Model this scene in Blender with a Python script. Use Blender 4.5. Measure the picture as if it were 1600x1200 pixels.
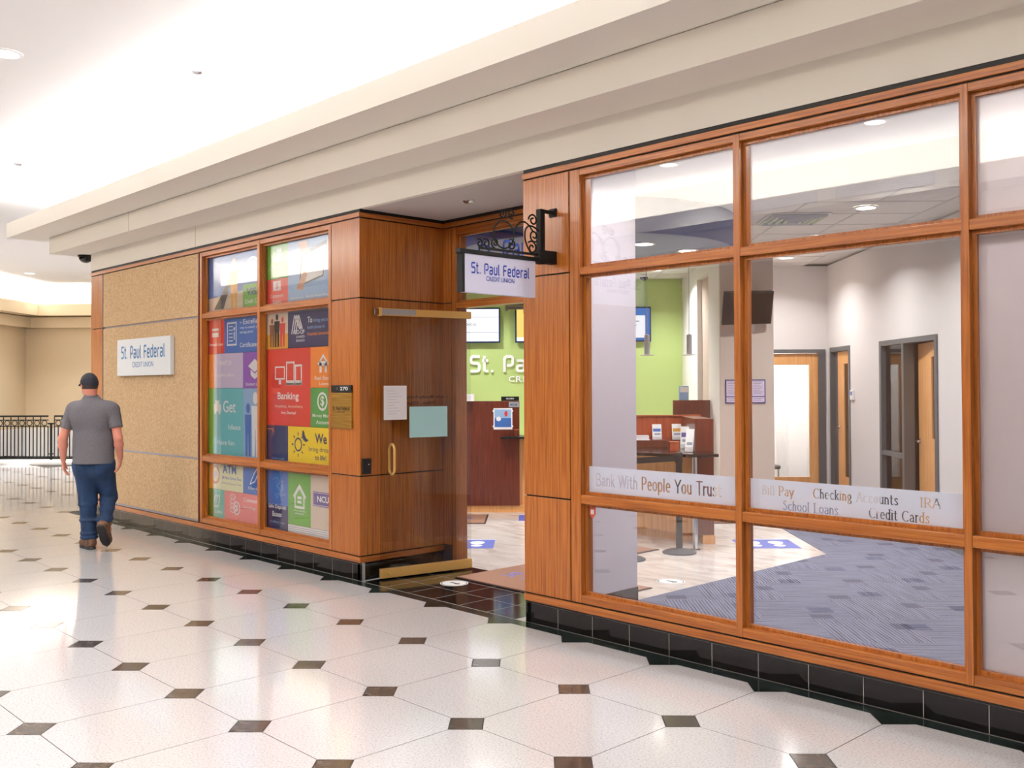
import bpy, bmesh, math, random
import numpy as np
from mathutils import Vector, Matrix

random.seed(7)
for o in list(bpy.data.objects):
    bpy.data.objects.remove(o)
SC = bpy.context.scene
COL = SC.collection
V = Vector

# ------------------------------------------------------------------ camera
CAM = V((3.46303, -4.65483, 1.60))
PITCH, ROLL, YAW = 0.01395, -0.0046, -0.807713
R0 = V((math.cos(YAW), -math.sin(YAW), 0)); W0 = V((math.sin(YAW), math.cos(YAW), 0)); U0 = V((0, 0, 1))
W2 = W0 * math.cos(PITCH) + U0 * math.sin(PITCH); U2 = U0 * math.cos(PITCH) - W0 * math.sin(PITCH)
R3 = R0 * math.cos(ROLL) + U2 * math.sin(ROLL); U3 = U2 * math.cos(ROLL) - R0 * math.sin(ROLL)
cd = bpy.data.cameras.new('camera'); cam = bpy.data.objects.new('camera', cd); COL.objects.link(cam)
cd.sensor_width = 36.0; cd.sensor_fit = 'HORIZONTAL'; cd.lens = 1522.96 / 1600 * 36.0
cd.shift_y = -17.49 / 1600; cd.clip_start = 0.05; cd.clip_end = 200
cam.matrix_world = Matrix(((R3.x, U3.x, -W2.x, CAM.x), (R3.y, U3.y, -W2.y, CAM.y), (R3.z, U3.z, -W2.z, CAM.z), (0, 0, 0, 1)))
SC.camera = cam

# ------------------------------------------------------------------ world, exposure
wd = bpy.data.worlds.new('world'); SC.world = wd; wd.use_nodes = True
wd.node_tree.nodes['Background'].inputs[0].default_value = (1.0, 0.99, 0.98, 1)
wd.node_tree.nodes['Background'].inputs[1].default_value = 0.35
SC.view_settings.view_transform = 'Standard'; SC.view_settings.look = 'None'
SC.view_settings.exposure = 0.12; SC.view_settings.gamma = 1.0; SC.view_settings.use_curve_mapping = False
SC.cycles.use_denoising = True
SC.cycles.max_bounces = 10; SC.cycles.diffuse_bounces = 5; SC.cycles.glossy_bounces = 4
SC.cycles.transparent_max_bounces = 16; SC.cycles.transmission_bounces = 6
SC.cycles.caustics_reflective = False; SC.cycles.caustics_refractive = False
SC.cycles.sample_clamp_indirect = 6.0

# ------------------------------------------------------------------ lights (the place's own lamps)
CEIL = 4.10          # mall ceiling
SH = 3.22            # store ceiling
S2 = math.sqrt(0.5)
def AB(A, B, z=0.0):   # store interior grid, turned 45 degrees to the storefront
    return V((CAM.x + S2 * A - S2 * B, CAM.y + S2 * A + S2 * B, z))
ROT45 = math.radians(45)
def area_light(name, loc, sx, sy, power, color=(1, .95, .88), rot=(0, 0, 0), spread=180):
    l = bpy.data.lights.new(name, 'AREA'); l.shape = 'RECTANGLE'; l.size = sx; l.size_y = sy
    l.energy = power; l.color = color; l.spread = math.radians(spread)
    o = bpy.data.objects.new(name, l); o.location = loc; o.rotation_euler = rot; COL.objects.link(o); return o
def disc_light(name, loc, r, power, color=(1, .95, .88), spread=150):
    l = bpy.data.lights.new(name, 'AREA'); l.shape = 'DISK'; l.size = 2 * r
    l.energy = power; l.color = color; l.spread = math.radians(spread)
    o = bpy.data.objects.new(name, l); o.location = loc; COL.objects.link(o); return o
COVE_W = 36.0    # watts per metre of cove tube
WARM = (1.0, 0.982, 0.965)
UP = (math.pi, 0, 0)
# fluorescent tubes lying in the coves, shining up on the ceiling
area_light('cove_tube_store_side', (-2.4, -0.58, 3.672), 13.6, 0.10, COVE_W * 13.6, WARM, UP)
area_light('cove_tube_opposite', (-6.0, -4.94, 3.672), 24.0, 0.10, COVE_W * 24.0, WARM, UP)
area_light('cove_tube_store_end', (-9.65, 4.0, 3.672), 0.10, 9.0, COVE_W * 9.0, WARM, UP)
c = AB(-9.2, 23.55, 3.60)
area_light('cove_tube_far', c, 6.6, 0.10, COVE_W * 6.6 * 1.0, WARM, (math.pi, 0, ROT45))
c = AB(-12.15, 19.5, 3.60)
area_light('cove_tube_far_side', c, 0.10, 8.0, COVE_W * 8.0 * 1.0, WARM, (math.pi, 0, ROT45))

# ------------------------------------------------------------------ helpers: colour and materials
def lin(c):
    return tuple(((v / 255) / 12.92 if v / 255 <= 0.04045 else ((v / 255 + 0.055) / 1.055) ** 2.4) for v in c) + (1.0,)
MATS = {}
def mat(name, rgb=(200, 200, 200), rough=0.5, metal=0.0, spec=0.5, coat=0.0, emit=None, estr=0.0):
    if name in MATS: return MATS[name]
    m = bpy.data.materials.new(name); m.use_nodes = True
    b = m.node_tree.nodes['Principled BSDF']
    b.inputs['Base Color'].default_value = lin(rgb); b.inputs['Roughness'].default_value = rough
    b.inputs['Metallic'].default_value = metal; b.inputs['Specular IOR Level'].default_value = spec
    b.inputs['Coat Weight'].default_value = coat; b.inputs['Coat Roughness'].default_value = 0.12
    if emit is not None:
        b.inputs['Emission Color'].default_value = lin(emit); b.inputs['Emission Strength'].default_value = estr
    m.diffuse_color = lin(rgb)
    MATS[name] = m; return m
def nodes(m): return m.node_tree.nodes, m.node_tree.links, m.node_tree.nodes['Principled BSDF']
def ramp_mat(name, stops, scale, rough=0.5, detail=4.0, nrough=0.55, vec=(1, 1, 1), bump=0.0, coat=0.0, spec=0.5, distort=0.0, rnd=0.0, bdist=0.002):
    """Principled material whose colour runs through a ramp of stretched noise in object space."""
    m = mat(name, stops[0][1], rough, 0, spec, coat); n, l, b = nodes(m)
    tc = n.new('ShaderNodeTexCoord'); mp = n.new('ShaderNodeMapping'); mp.inputs['Scale'].default_value = vec
    nz = n.new('ShaderNodeTexNoise'); nz.inputs['Scale'].default_value = scale; nz.inputs['Detail'].default_value = detail
    nz.inputs['Roughness'].default_value = nrough; nz.inputs['Distortion'].default_value = distort
    cr = n.new('ShaderNodeValToRGB'); e = cr.color_ramp.elements
    while len(e) < len(stops): e.new(0.5)
    for i, (p, c) in enumerate(stops): e[i].position = p; e[i].color = lin(c)
    l.new(tc.outputs['Object'], mp.inputs['Vector']); l.new(mp.outputs[0], nz.inputs['Vector'])
    l.new(nz.outputs['Fac'], cr.inputs['Fac'])
    out = cr.outputs['Color']
    if rnd:
        oi = n.new('ShaderNodeObjectInfo'); hs = n.new('ShaderNodeHueSaturation'); mr = n.new('ShaderNodeMapRange')
        mr.inputs['To Min'].default_value = 1 - rnd; mr.inputs['To Max'].default_value = 1 + rnd
        l.new(oi.outputs['Random'], mr.inputs['Value']); l.new(mr.outputs[0], hs.inputs['Value']); l.new(out, hs.inputs['Color']); out = hs.outputs['Color']
    l.new(out, b.inputs['Base Color'])
    if bump:
        bp = n.new('ShaderNodeBump'); bp.inputs['Strength'].default_value = bump; bp.inputs['Distance'].default_value = bdist
        l.new(nz.outputs['Fac'], bp.inputs['Height']); l.new(bp.outputs[0], b.inputs['Normal'])
    return m
def glass_mat(name, f0=0.045, tint=(1, 1, 1), rough=0.0):
    m = bpy.data.materials.new(name); m.use_nodes = True; n, l = m.node_tree.nodes, m.node_tree.links
    n.remove(n['Principled BSDF']); out = n['Material Output']
    tr = n.new('ShaderNodeBsdfTransparent'); tr.inputs[0].default_value = (*tint, 1)
    gl = n.new('ShaderNodeBsdfGlossy'); gl.inputs['Roughness'].default_value = rough
    lw = n.new('ShaderNodeLayerWeight'); lw.inputs['Blend'].default_value = 0.5
    pw = n.new('ShaderNodeMath'); pw.operation = 'POWER'; pw.inputs[1].default_value = 5.0
    ma = n.new('ShaderNodeMath'); ma.operation = 'MULTIPLY_ADD'; ma.inputs[1].default_value = 1 - f0; ma.inputs[2].default_value = f0
    mx = n.new('ShaderNodeMixShader')
    l.new(lw.outputs['Facing'], pw.inputs[0]); l.new(pw.outputs[0], ma.inputs[0]); l.new(ma.outputs[0], mx.inputs[0])
    l.new(tr.outputs[0], mx.inputs[1]); l.new(gl.outputs[0], mx.inputs[2]); l.new(mx.outputs[0], out.inputs[0])
    m.diffuse_color = (.8, .9, .95, .3)
    MATS[name] = m; return m
def film_mat(name, opacity, rgb):
    """translucent frosted vinyl: part diffuse white, part see-through"""
    m = bpy.data.materials.new(name); m.use_nodes = True; n, l = m.node_tree.nodes, m.node_tree.links
    n.remove(n['Principled BSDF']); out = n['Material Output']
    df = n.new('ShaderNodeBsdfDiffuse'); df.inputs[0].default_value = lin(rgb)
    tl = n.new('ShaderNodeBsdfTranslucent'); tl.inputs[0].default_value = lin(rgb)
    a = n.new('ShaderNodeMixShader'); a.inputs[0].default_value = 0.5
    tr = n.new('ShaderNodeBsdfTransparent'); b = n.new('ShaderNodeMixShader'); b.inputs[0].default_value = opacity
    l.new(df.outputs[0], a.inputs[1]); l.new(tl.outputs[0], a.inputs[2])
    l.new(tr.outputs[0], b.inputs[1]); l.new(a.outputs[0], b.inputs[2]); l.new(b.outputs[0], out.inputs[0])
    MATS[name] = m; return m

WS = [(.28, (112, 57, 14)), (.47, (152, 84, 27)), (.60, (170, 103, 41)), (.78, (132, 70, 19))]
ramp_mat('wood_vertical', WS, 9, .34, 5, .6, (9, 9, .22), .03, .25, rnd=.06)
ramp_mat('wood_horizontal', WS, 9, .34, 5, .6, (.22, 9, 9), .03, .25, rnd=.06)
ramp_mat('wood_depth', WS, 9, .34, 5, .6, (9, .22, 9), .03, .25, rnd=.06)
ramp_mat('cork_panel', [(.3, (160, 128, 90)), (.5, (186, 156, 116)), (.7, (208, 184, 148))], 80, .8, 3, .7, (1, 1, .6), .25, rnd=.03)
ramp_mat('terrazzo', [(.30, (150, 146, 146)), (.44, (192, 189, 189)), (.62, (203, 201, 202)), (.80, (222, 221, 222))], 95, .09, 3, .75, spec=.6, coat=.35)
ramp_mat('dark_marble', [(.3, (40, 38, 36)), (.5, (74, 66, 60)), (.75, (106, 92, 80))], 14, .12, 5, .6, (1, 1, 1), distort=1.5, rnd=.35)
ramp_mat('border_marble', [(.35, (14, 20, 20)), (.55, (30, 40, 38)), (.78, (70, 82, 78))], 9, .10, 6, .65, distort=2.0)
ramp_mat('black_tile', [(.3, (10, 10, 11)), (.6, (20, 20, 21)), (.85, (34, 34, 34))], 30, .09, 3, .6)
mat('grout_dark', (42, 38, 36), .8)
mat('grout_light', (168, 166, 160), .8)
mat('black_joint', (12, 9, 8), .6)
mat('cream_paint', (232, 227, 217), .75, spec=.25)
mat('ceiling_white', (232, 231, 232), .85, spec=.2)
mat('opposite_brown', (112, 84, 66), .7)
mat('far_paint', (222, 202, 170), .8, spec=.2)
mat('wall_paint', (220, 217, 216), .75, spec=.25)
mat('white_paint', (240, 238, 236), .7, spec=.3)
mat('taupe_paint', (196, 180, 168), .75, spec=.25)
mat('lilac_paint', (212, 206, 216), .6, spec=.3)
mat('green_paint', (182, 206, 132), .6, spec=.3)
mat('blue_paint', (30, 62, 140), .55)
mat('blue_grey_paint', (120, 136, 168), .6)
mat('brass', (228, 186, 108), .32, .4)
mat('chrome', (210, 212, 216), .18, 1.0)
mat('steel', (186, 188, 192), .35, .5)
mat('silver_reveal', (150, 150, 170), .3, 1.0)
mat('black_iron', (9, 9, 10), .6, spec=.3)
mat('black_plastic', (18, 18, 20), .35)
mat('grey_metal', (98, 104, 108), .4, .3)
mat('white_plastic', (238, 238, 238), .4)
mat('lamp_glow', (255, 250, 240), .4, emit=(255, 250, 240), estr=14.0)
mat('sign_white', (232, 240, 246), .35)
mat('sign_lilac', (214, 214, 236), .35)
mat('logo_blue', (34, 58, 160), .4)
mat('logo_teal', (60, 120, 176), .4)
mat('letter_white', (244, 246, 246), .35)
ramp_mat('cherry', [(.3, (84, 32, 18)), (.55, (112, 46, 26)), (.8, (134, 60, 36))], 8, .3, 4, .6, (8, 8, .3), coat=.3)
ramp_mat('lit_cherry_and_cup', [(.3, (158, 66, 32)), (.55, (182, 84, 46)), (.8, (198, 104, 60))], 8, .35, 4, .6, (8, 8, .3), coat=.2)  # paler cherry: light on the counter back put into colour; also colours the cups
ramp_mat('maple', [(.3, (214, 150, 88)), (.55, (228, 170, 108)), (.8, (236, 188, 132))], 7, .4, 4, .6, (6, 6, .3))
ramp_mat('stone_floor', [(.3, (196, 182, 172)), (.5, (222, 214, 208)), (.7, (236, 231, 228))], 1.6, .14, 8, .62, (1.0, 3.0, 1), distort=1.2)
ramp_mat('mat_brown', [(.3, (136, 98, 80)), (.7, (170, 128, 106))], 220, .95, 2, .6, bump=.4)
mat('mat_edge', (60, 36, 30), .8)
mat('decal_blue', (86, 100, 190), .5)
mat('acoustic_tile', (228, 224, 220), .9, spec=.1)
mat('tee_bar', (202, 198, 196), .6)
mat('paper_white', (236, 236, 240), .6)
mat('paper_teal', (170, 214, 216), .6)
glass_mat('clear_glass', .13)
glass_mat('office_dim_glass', .05, (.34, .36, .38))  # heavy tint puts the unlit office's darkness into the sidelight
glass_mat('door_glass', .035, (.93, .93, .92))
film_mat('frosted_film', .94, (234, 238, 252))
film_mat('frosted_pane', .80, (232, 224, 226))

mat('soffit_paint', (196, 190, 186), .8, spec=.2); mat('print_grey', (190, 190, 198), .6); mat('hours_dark', (52, 26, 16), .5); mat('smoked_dome', (24, 16, 14), .08)
ramp_mat('brass_brushed', [(.3, (176, 138, 62)), (.7, (214, 176, 96))], 12, .32, 3, .6, (.4, 1, 20)); mat('tv_case', (18, 40, 84), .3); mat('steel_dark', (84, 72, 64), .4, .5)
for nm, c_, e in (('white', (246, 248, 255), 1.1), ('yellow', (255, 226, 120), .9), ('blue', (60, 130, 215), .8), ('grey', (170, 172, 184), .6)): mat('screen_' + nm, (20, 20, 20), .2, emit=c_, estr=e)
mat('unlit_office_shade', (84, 80, 78), .8); mat('black_top', (26, 18, 18), .12); mat('base_grey', (76, 78, 84), .45); mat('tv_dark', (16, 14, 13), .35, spec=.2); mat('dark_glass', (22, 24, 26), .05); mat('taupe_light', (212, 200, 190), .75, spec=.25)  # the office wall colour carries the darkness of the unlit room

# ------------------------------------------------------------------ helpers: meshes and objects
def tag(o, label=None, cat=None, group=None, kind=None):
    if label: o['label'] = label
    if cat: o['category'] = cat
    if group: o['group'] = group
    if kind: o['kind'] = kind
    return o
def empty(name, loc=(0, 0, 0), rz=0.0):
    o = bpy.data.objects.new(name, None); o.empty_display_size = .1; o.location = loc; o.rotation_euler = (0, 0, rz); COL.objects.link(o); return o
def thing(name, label, cat, loc=(0, 0, 0), rz=0.0, group=None, kind=None):
    return tag(empty(name, loc, rz), label, cat, group, kind)
class MB:
    def __init__(s): s.v = []; s.f = []; s.mi = []
    def add(s, vs, fs, mi=0):
        k = len(s.v); s.v += [tuple(p) for p in vs]; s.f += [tuple(i + k for i in f) for f in fs]; s.mi += [mi] * len(fs); return s
    def box(s, x0, x1, y0, y1, z0, z1, mi=0):
        x0, x1 = min(x0, x1), max(x0, x1); y0, y1 = min(y0, y1), max(y0, y1); z0, z1 = min(z0, z1), max(z0, z1)
        return s.add([(x0, y0, z0), (x1, y0, z0), (x1, y1, z0), (x0, y1, z0), (x0, y0, z1), (x1, y0, z1), (x1, y1, z1), (x0, y1, z1)],
                     [(0, 3, 2, 1), (4, 5, 6, 7), (0, 1, 5, 4), (1, 2, 6, 5), (2, 3, 7, 6), (3, 0, 4, 7)], mi)
    def obox(s, c, ex, ey, ez, mi=0):     # oriented box: centre, half-extent vectors
        c, ex, ey, ez = V(c), V(ex), V(ey), V(ez)
        vs = [c + sx * ex + sy * ey + sz * ez for sz in (-1, 1) for sx, sy in ((-1, -1), (1, -1), (1, 1), (-1, 1))]
        return s.add(vs, [(0, 3, 2, 1), (4, 5, 6, 7), (0, 1, 5, 4), (1, 2, 6, 5), (2, 3, 7, 6), (3, 0, 4, 7)], mi)
    def prism(s, pts, z0, z1, mi=0):       # CCW polygon in xy
        n = len(pts)
        vs = [(p[0], p[1], z0) for p in pts] + [(p[0], p[1], z1) for p in pts]
        return s.add(vs, [tuple(range(n - 1, -1, -1)), tuple(range(n, 2 * n))] + [(i, (i + 1) % n, n + (i + 1) % n, n + i) for i in range(n)], mi)
    def lathe(s, prof, c=(0, 0, 0), n=24, mi=0):
        vs = []; fs = []
        for r, z in prof:
            for k in range(n):
                a = 2 * math.pi * k / n; vs.append((c[0] + r * math.cos(a), c[1] + r * math.sin(a), c[2] + z))
        for j in range(len(prof) - 1):
            for k in range(n):
                fs.append((j * n + k, j * n + (k + 1) % n, (j + 1) * n + (k + 1) % n, (j + 1) * n + k))
        fs.append(tuple(range(n - 1, -1, -1))); fs.append(tuple((len(prof) - 1) * n + k for k in range(n)))
        return s.add(vs, fs, mi)
    def tube(s, pts, r, n=8, mi=0, closed=False):
        pts = [V(p) for p in pts]; m = len(pts); vs = []; fs = []
        up = None
        for i, p in enumerate(pts):
            if closed: t = pts[(i + 1) % m] - pts[i - 1]
            else: t = pts[min(i + 1, m - 1)] - pts[max(i - 1, 0)]
            t.normalize()
            if up is None:
                up = V((0, 0, 1)) if abs(t.z) < .9 else V((1, 0, 0))
            a = t.cross(up).normalized(); b = a.cross(t).normalized(); up = b
            for k in range(n):
                an = 2 * math.pi * k / n; vs.append(p + a * (r * math.cos(an)) + b * (r * math.sin(an)))
        for i in range(m if closed else m - 1):
            j = (i + 1) % m
            for k in range(n):
                fs.append((i * n + k, j * n + k, j * n + (k + 1) % n, i * n + (k + 1) % n))
        if not closed:
            fs.append(tuple(range(n))); fs.append(tuple((m - 1) * n + k for k in range(n - 1, -1, -1)))
        return s.add(vs, fs, mi)
    def mesh(s, name, mats, smooth=False):
        me = bpy.data.meshes.new(name); me.from_pydata(s.v, [], s.f)
        for m in (mats if isinstance(mats, (list, tuple)) else [mats]): me.materials.append(MATS[m])
        if any(s.mi): me.polygons.foreach_set('material_index', s.mi)
        bm = bmesh.new(); bm.from_mesh(me); bmesh.ops.recalc_face_normals(bm, faces=bm.faces); bm.to_mesh(me); bm.free()
        if smooth:
            me.polygons.foreach_set('use_smooth', [True] * len(me.polygons))
            try: me.set_sharp_from_angle(angle=math.radians(38))
            except Exception: pass
        me.update(); return me
    def build(s, name, mats, parent=None, smooth=False, bevel=0.0, loc=None, rz=0.0):
        o = bpy.data.objects.new(name, s.mesh(name, mats, smooth)); COL.objects.link(o)
        if parent is not None: o.parent = parent
        if loc is not None: o.location = loc
        o.rotation_euler = (0, 0, rz)
        if bevel:
            b = o.modifiers.new('bevel', 'BEVEL'); b.width = bevel; b.segments = 2; b.limit_method = 'ANGLE'
        return o
def put(me, name, parent=None, loc=(0, 0, 0), rz=0.0):
    o = bpy.data.objects.new(name, me); COL.objects.link(o); o.location = loc; o.rotation_euler = (0, 0, rz)
    if parent is not None: o.parent = parent
    return o
def struct(name, label, cat='structure', loc=(0, 0, 0), rz=0.0): return thing(name, label, cat, loc, rz, None, 'structure')

# ------------------------------------------------------------------ helpers: flat print (2-D shapes laid on a plane)
def rect2(x0, x1, y0, y1): return ([(x0, y0), (x1, y0), (x1, y1), (x0, y1)], [(0, 1, 2, 3)])
def poly2(pts): return (list(pts), [tuple(range(len(pts)))])
def disc2(cx, cy, rx, ry=None, n=28):
    ry = rx if ry is None else ry
    return poly2([(cx + rx * math.cos(2 * math.pi * k / n), cy + ry * math.sin(2 * math.pi * k / n)) for k in range(n)])
def ring2(cx, cy, r0, r1, n=32, sy=1.0):
    v = [(cx + r * math.cos(2 * math.pi * k / n), cy + sy * r * math.sin(2 * math.pi * k / n)) for r in (r0, r1) for k in range(n)]
    return (v, [(k, (k + 1) % n, n + (k + 1) % n, n + k) for k in range(n)])
def ribbon2(pts, w, closed=False):
    """a stroke of even width with mitred joints"""
    n = len(pts); L = []; Rr = []
    for i in range(n):
        if closed: a, b, c = pts[i - 1], pts[i], pts[(i + 1) % n]
        else: a, b, c = pts[max(i - 1, 0)], pts[i], pts[min(i + 1, n - 1)]
        d1 = (b[0] - a[0], b[1] - a[1]); d2 = (c[0] - b[0], c[1] - b[1])
        if d1 == (0, 0): d1 = d2
        if d2 == (0, 0): d2 = d1
        l1 = math.hypot(*d1) or 1; l2 = math.hypot(*d2) or 1
        n1 = (-d1[1] / l1, d1[0] / l1); n2 = (-d2[1] / l2, d2[0] / l2)
        mx, my = n1[0] + n2[0], n1[1] + n2[1]; ml = math.hypot(mx, my) or 1
        mx, my = mx / ml, my / ml; k = 1 / max(.45, mx * n1[0] + my * n1[1])
        L.append((b[0] + mx * w / 2 * k, b[1] + my * w / 2 * k)); Rr.append((b[0] - mx * w / 2 * k, b[1] - my * w / 2 * k))
    m = n if closed else n - 1
    return (L + Rr, [(i, n + i, n + (i + 1) % n, (i + 1) % n) for i in range(m)])
def rounded(pts, r, n=5):
    out = [pts[0]]
    for i in range(1, len(pts) - 1):
        a, b, c = V(pts[i - 1]), V(pts[i]), V(pts[i + 1])
        d1 = (a - b); d2 = (c - b); rr = min(r, d1.length * .49, d2.length * .49)
        p = b + d1.normalized() * rr; q = b + d2.normalized() * rr
        for k in range(n + 1):
            t = k / n; out.append(tuple((1 - t) ** 2 * p + 2 * t * (1 - t) * b + t * t * q))
    out.append(pts[-1]); return out
def merge2(shapes):
    v = []; f = []
    for a, b in shapes:
        k = len(v); v += list(a); f += [tuple(i + k for i in q) for q in b]
    return (v, f)
def fit2(shape, x0, x1, y0, y1, keep=False):
    v, f = shape; xs = [p[0] for p in v]; ys = [p[1] for p in v]
    w = max(xs) - min(xs) or 1; h = max(ys) - min(ys) or 1
    sx, sy = (x1 - x0) / w, (y1 - y0) / h
    if keep: sx = sy = min(sx, sy)
    ox = x0 if not keep else (x0 + x1 - w * sx) / 2; oy = y0 if not keep else (y0 + y1 - h * sy) / 2
    return ([(ox + (p[0] - min(xs)) * sx, oy + (p[1] - min(ys)) * sy) for p in v], f)
def text2(s, bold=0.0):
    c = bpy.data.curves.new('t', 'FONT'); c.body = s; c.offset = bold; c.resolution_u = 3
    o = bpy.data.objects.new('t', c); COL.objects.link(o)
    dg = bpy.context.evaluated_depsgraph_get(); me = bpy.data.meshes.new_from_object(o.evaluated_get(dg))
    r = ([(p.co.x, p.co.y) for p in me.vertices], [tuple(p.vertices) for p in me.polygons])
    bpy.data.objects.remove(o); bpy.data.curves.remove(c); bpy.data.meshes.remove(me); return r
LOGO = {
 'S': (.62, [[(.60, .935), (.065, .935), (.065, .535), (.57, .535), (.57, .065), (.03, .065)]]),
 't': (.36, [[(.12, .98), (.12, .065), (.36, .065)], [(-.02, .70), (.34, .70)]]),
 '.': (.14, [[(.0, .065), (.13, .065)]]),
 'P': (.62, [[(.065, 0), (.065, .935), (.57, .935), (.57, .40), (.21, .40)]]),
 'a': (.56, [[(.04, .685), (.50, .685), (.50, .065), (.065, .065), (.065, .385), (.50, .385)]]),
 'u': (.56, [[(.065, .75), (.065, .065), (.50, .065), (.50, .75)]]),
 'l': (.20, [[(.065, 1.0), (.065, .065), (.20, .065)]]),
 'F': (.56, [[(.065, 0), (.065, .935), (.56, .935)], [(.065, .51), (.48, .51)]]),
 'e': (.56, [[(.065, .36), (.50, .36), (.50, .685), (.065, .685), (.065, .065), (.52, .065)]]),
 'd': (.56, [[(.50, 1.0), (.50, .065), (.065, .065), (.065, .685), (.50, .685)]]),
 'r': (.40, [[(.065, 0), (.065, .685), (.40, .685)]]), ' ': (.30, [])}
def logo2(s, w=.13):
    x = 0; sh = []
    for ch in s:
        adv, strokes = LOGO[ch]
        for st in strokes:
            r = .17 if ch not in 'F.' else .12
            sh.append(ribbon2([(x + p[0], p[1]) for p in (rounded(st, r) if len(st) > 2 else st)], w))
        x += adv + .16
    return merge2(sh)
def logo_letters2(s, w, x0, x1, y0, y1):
    """the logo, fitted to a box, one shape for each letter"""
    whole = logo2(s, w); xs = [p[0] for p in whole[0]]; ys = [p[1] for p in whole[0]]
    sx, sy = (x1 - x0) / (max(xs) - min(xs)), (y1 - y0) / (max(ys) - min(ys)); out = []; x = 0
    for ch in s:
        sh = logo2(ch, w)
        if sh[0]: out.append(([(x0 + (p[0] + x - min(xs)) * sx, y0 + (p[1] - min(ys)) * sy) for p in sh[0]], sh[1]))
        x += LOGO[ch][0] + .16
    return out
class Frame:
    """a plane in space: origin, right, up; normal = right x up points at the reader"""
    def __init__(s, o, r, u): s.o = V(o); s.r = V(r).normalized(); s.u = V(u).normalized(); s.n = s.r.cross(s.u)
    def p(s, x, y, h=0.0): return s.o + s.r * x + s.u * y + s.n * h
def lay(shape, fr, h, name, material, parent, depth=0.0):
    v, f = shape; b = MB()
    if depth <= 0: b.add([fr.p(x, y, h) for x, y in v], f)
    else:
        n = len(v); vs = [fr.p(x, y, h) for x, y in v] + [fr.p(x, y, h + depth) for x, y in v]
        fs = [tuple(reversed(q)) for q in f] + [tuple(i + n for i in q) for q in f]
        cnt = {}
        for q in f:
            for i in range(len(q)): cnt[(q[i], q[(i + 1) % len(q)])] = 1
        for (a, c2) in cnt:
            if (c2, a) not in cnt: fs.append((a, c2, c2 + n, a + n))
        b.add(vs, fs)
    me = bpy.data.meshes.new(name); me.from_pydata(b.v, [], b.f); me.materials.append(MATS[material]); me.update()
    o = bpy.data.objects.new(name, me); COL.objects.link(o); o.parent = parent
    return o

# ================================================================== THE MALL: floor, ceiling, coves, far walls
GX, GY, SX, SY = -0.0530, -0.8503, 0.68971, 0.75227      # lattice of the dot tiles
floor = struct('floor', 'polished pale terrazzo mall floor with small dark diamond insets', 'floor')
sb = MB(); sb.box(-27, 6.2, -5.55, -0.02, -.16, -.0012); sb.prism([(-27, -.02), (-9.0, -.02), (-9.0, 9.2), (-12.0, 12.2), (-27, -2.8)], -.16, -.0012)
sb.build('slab', 'grout_dark', floor)
def octagon():
    hx, hy, c = SX / 2 - .0022, SY / 2 - .0022, .1120
    return [(hx, -hy + c), (hx, hy - c), (hx - c, hy), (-hx + c, hy), (-hx, hy - c), (-hx, -hy + c), (-hx + c, -hy), (hx - c, -hy)]
def diamond():
    d = .1085; return [(d, 0), (0, d), (-d, 0), (0, -d)]
def depthB(x, y): return S2 * (-(x - CAM.x) + (y - CAM.y))
def widthA(x, y): return S2 * ((x - CAM.x) + (y - CAM.y))
def on_floor(x, y, m=.0):
    if y < -5.5 + m or x > 6.1 - m or x < -26.5: return False
    if x > -9.19 - m and y > -.09: return False
    if y > -.09 and depthB(x, y) > 20.35 - m: return False
    if depthB(x, y) > 20.35 - m or widthA(x, y) < -14.5: return False
    return True
def visible(x, y):
    B, A = depthB(x, y), widthA(x, y)
    return B > 2.0 and -0.60 * B - .7 < A < 0.50 * B + .7
def scatter(shape, pts, name, matname, limit=300):
    vis = [p for p in pts if visible(*p)]; vis.sort(key=lambda p: depthB(*p))
    near = vis[:limit]; ns = set(near); rest = [p for p in pts if p not in ns]
    b = MB(); b.prism(shape, -.006, 0.0); me = b.mesh(name, matname)
    for x, y in near: put(me, name, floor, (x, y, 0))
    b = MB()
    for x, y in rest: b.prism([(p[0] + x, p[1] + y) for p in shape], -.006, 0.0)
    o = b.build('far_' + name + 's', matname, floor); o['kind'] = 'stuff'
tp, dp = [], []
for i in range(-40, 10):
    for j in range(-18, 8):
        x, y = GX + (i + .5) * SX, GY - (j + .5) * SY
        if on_floor(x, y, .36) and y < (-.3 if x > -9.55 else 99): tp.append((x, y))
        x, y = GX + i * SX, GY - j * SY
        if on_floor(x, y, .12) and y < (-.2 if x > -9.3 else 99): dp.append((x, y))
scatter(octagon(), tp, 'tile', 'terrazzo'); scatter(diamond(), dp, 'dot_tile', 'dark_marble')
bd = MB(); yb = GY + SY
bd.box(-9.19, 6.1, yb + .0, -.0, -.006, 0.0)
bd.build('border_strip', 'border_marble', floor)
b = MB(); b.prism([(-.111, 0), (0, -.111), (.111, 0)], -.006, 0.0); me = b.mesh('half_dot', 'border_marble')
for i in range(-13, 9): put(me, 'half_dot', floor, (GX + i * SX, yb, 0))
MB().box(-9.9, -9.0, yb, 11.0, -.02, -.0045).build('end_border', 'border_marble', floor)
# entrance paving of black tiles in the recess
pv = struct('floor_entry', 'glossy black square tiles paving the recessed entrance', 'floor')
MB().box(-3.20, -1.30, 0.0, 1.06, -.10, -.0006).build('slab', 'grout_light', pv)
b = MB(); b.box(-.148, .148, -.148, .148, -.003, 0.0); me = b.mesh('tile', 'black_tile')
for i in range(6):
    for j in range(3): put(me, 'tile', pv, (-3.045 + .302 * i, .155 + .302 * j, 0))
MB().box(-3.20, -1.30, .91, 1.06, -.003, .001).build('threshold', 'black_tile', pv)

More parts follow.
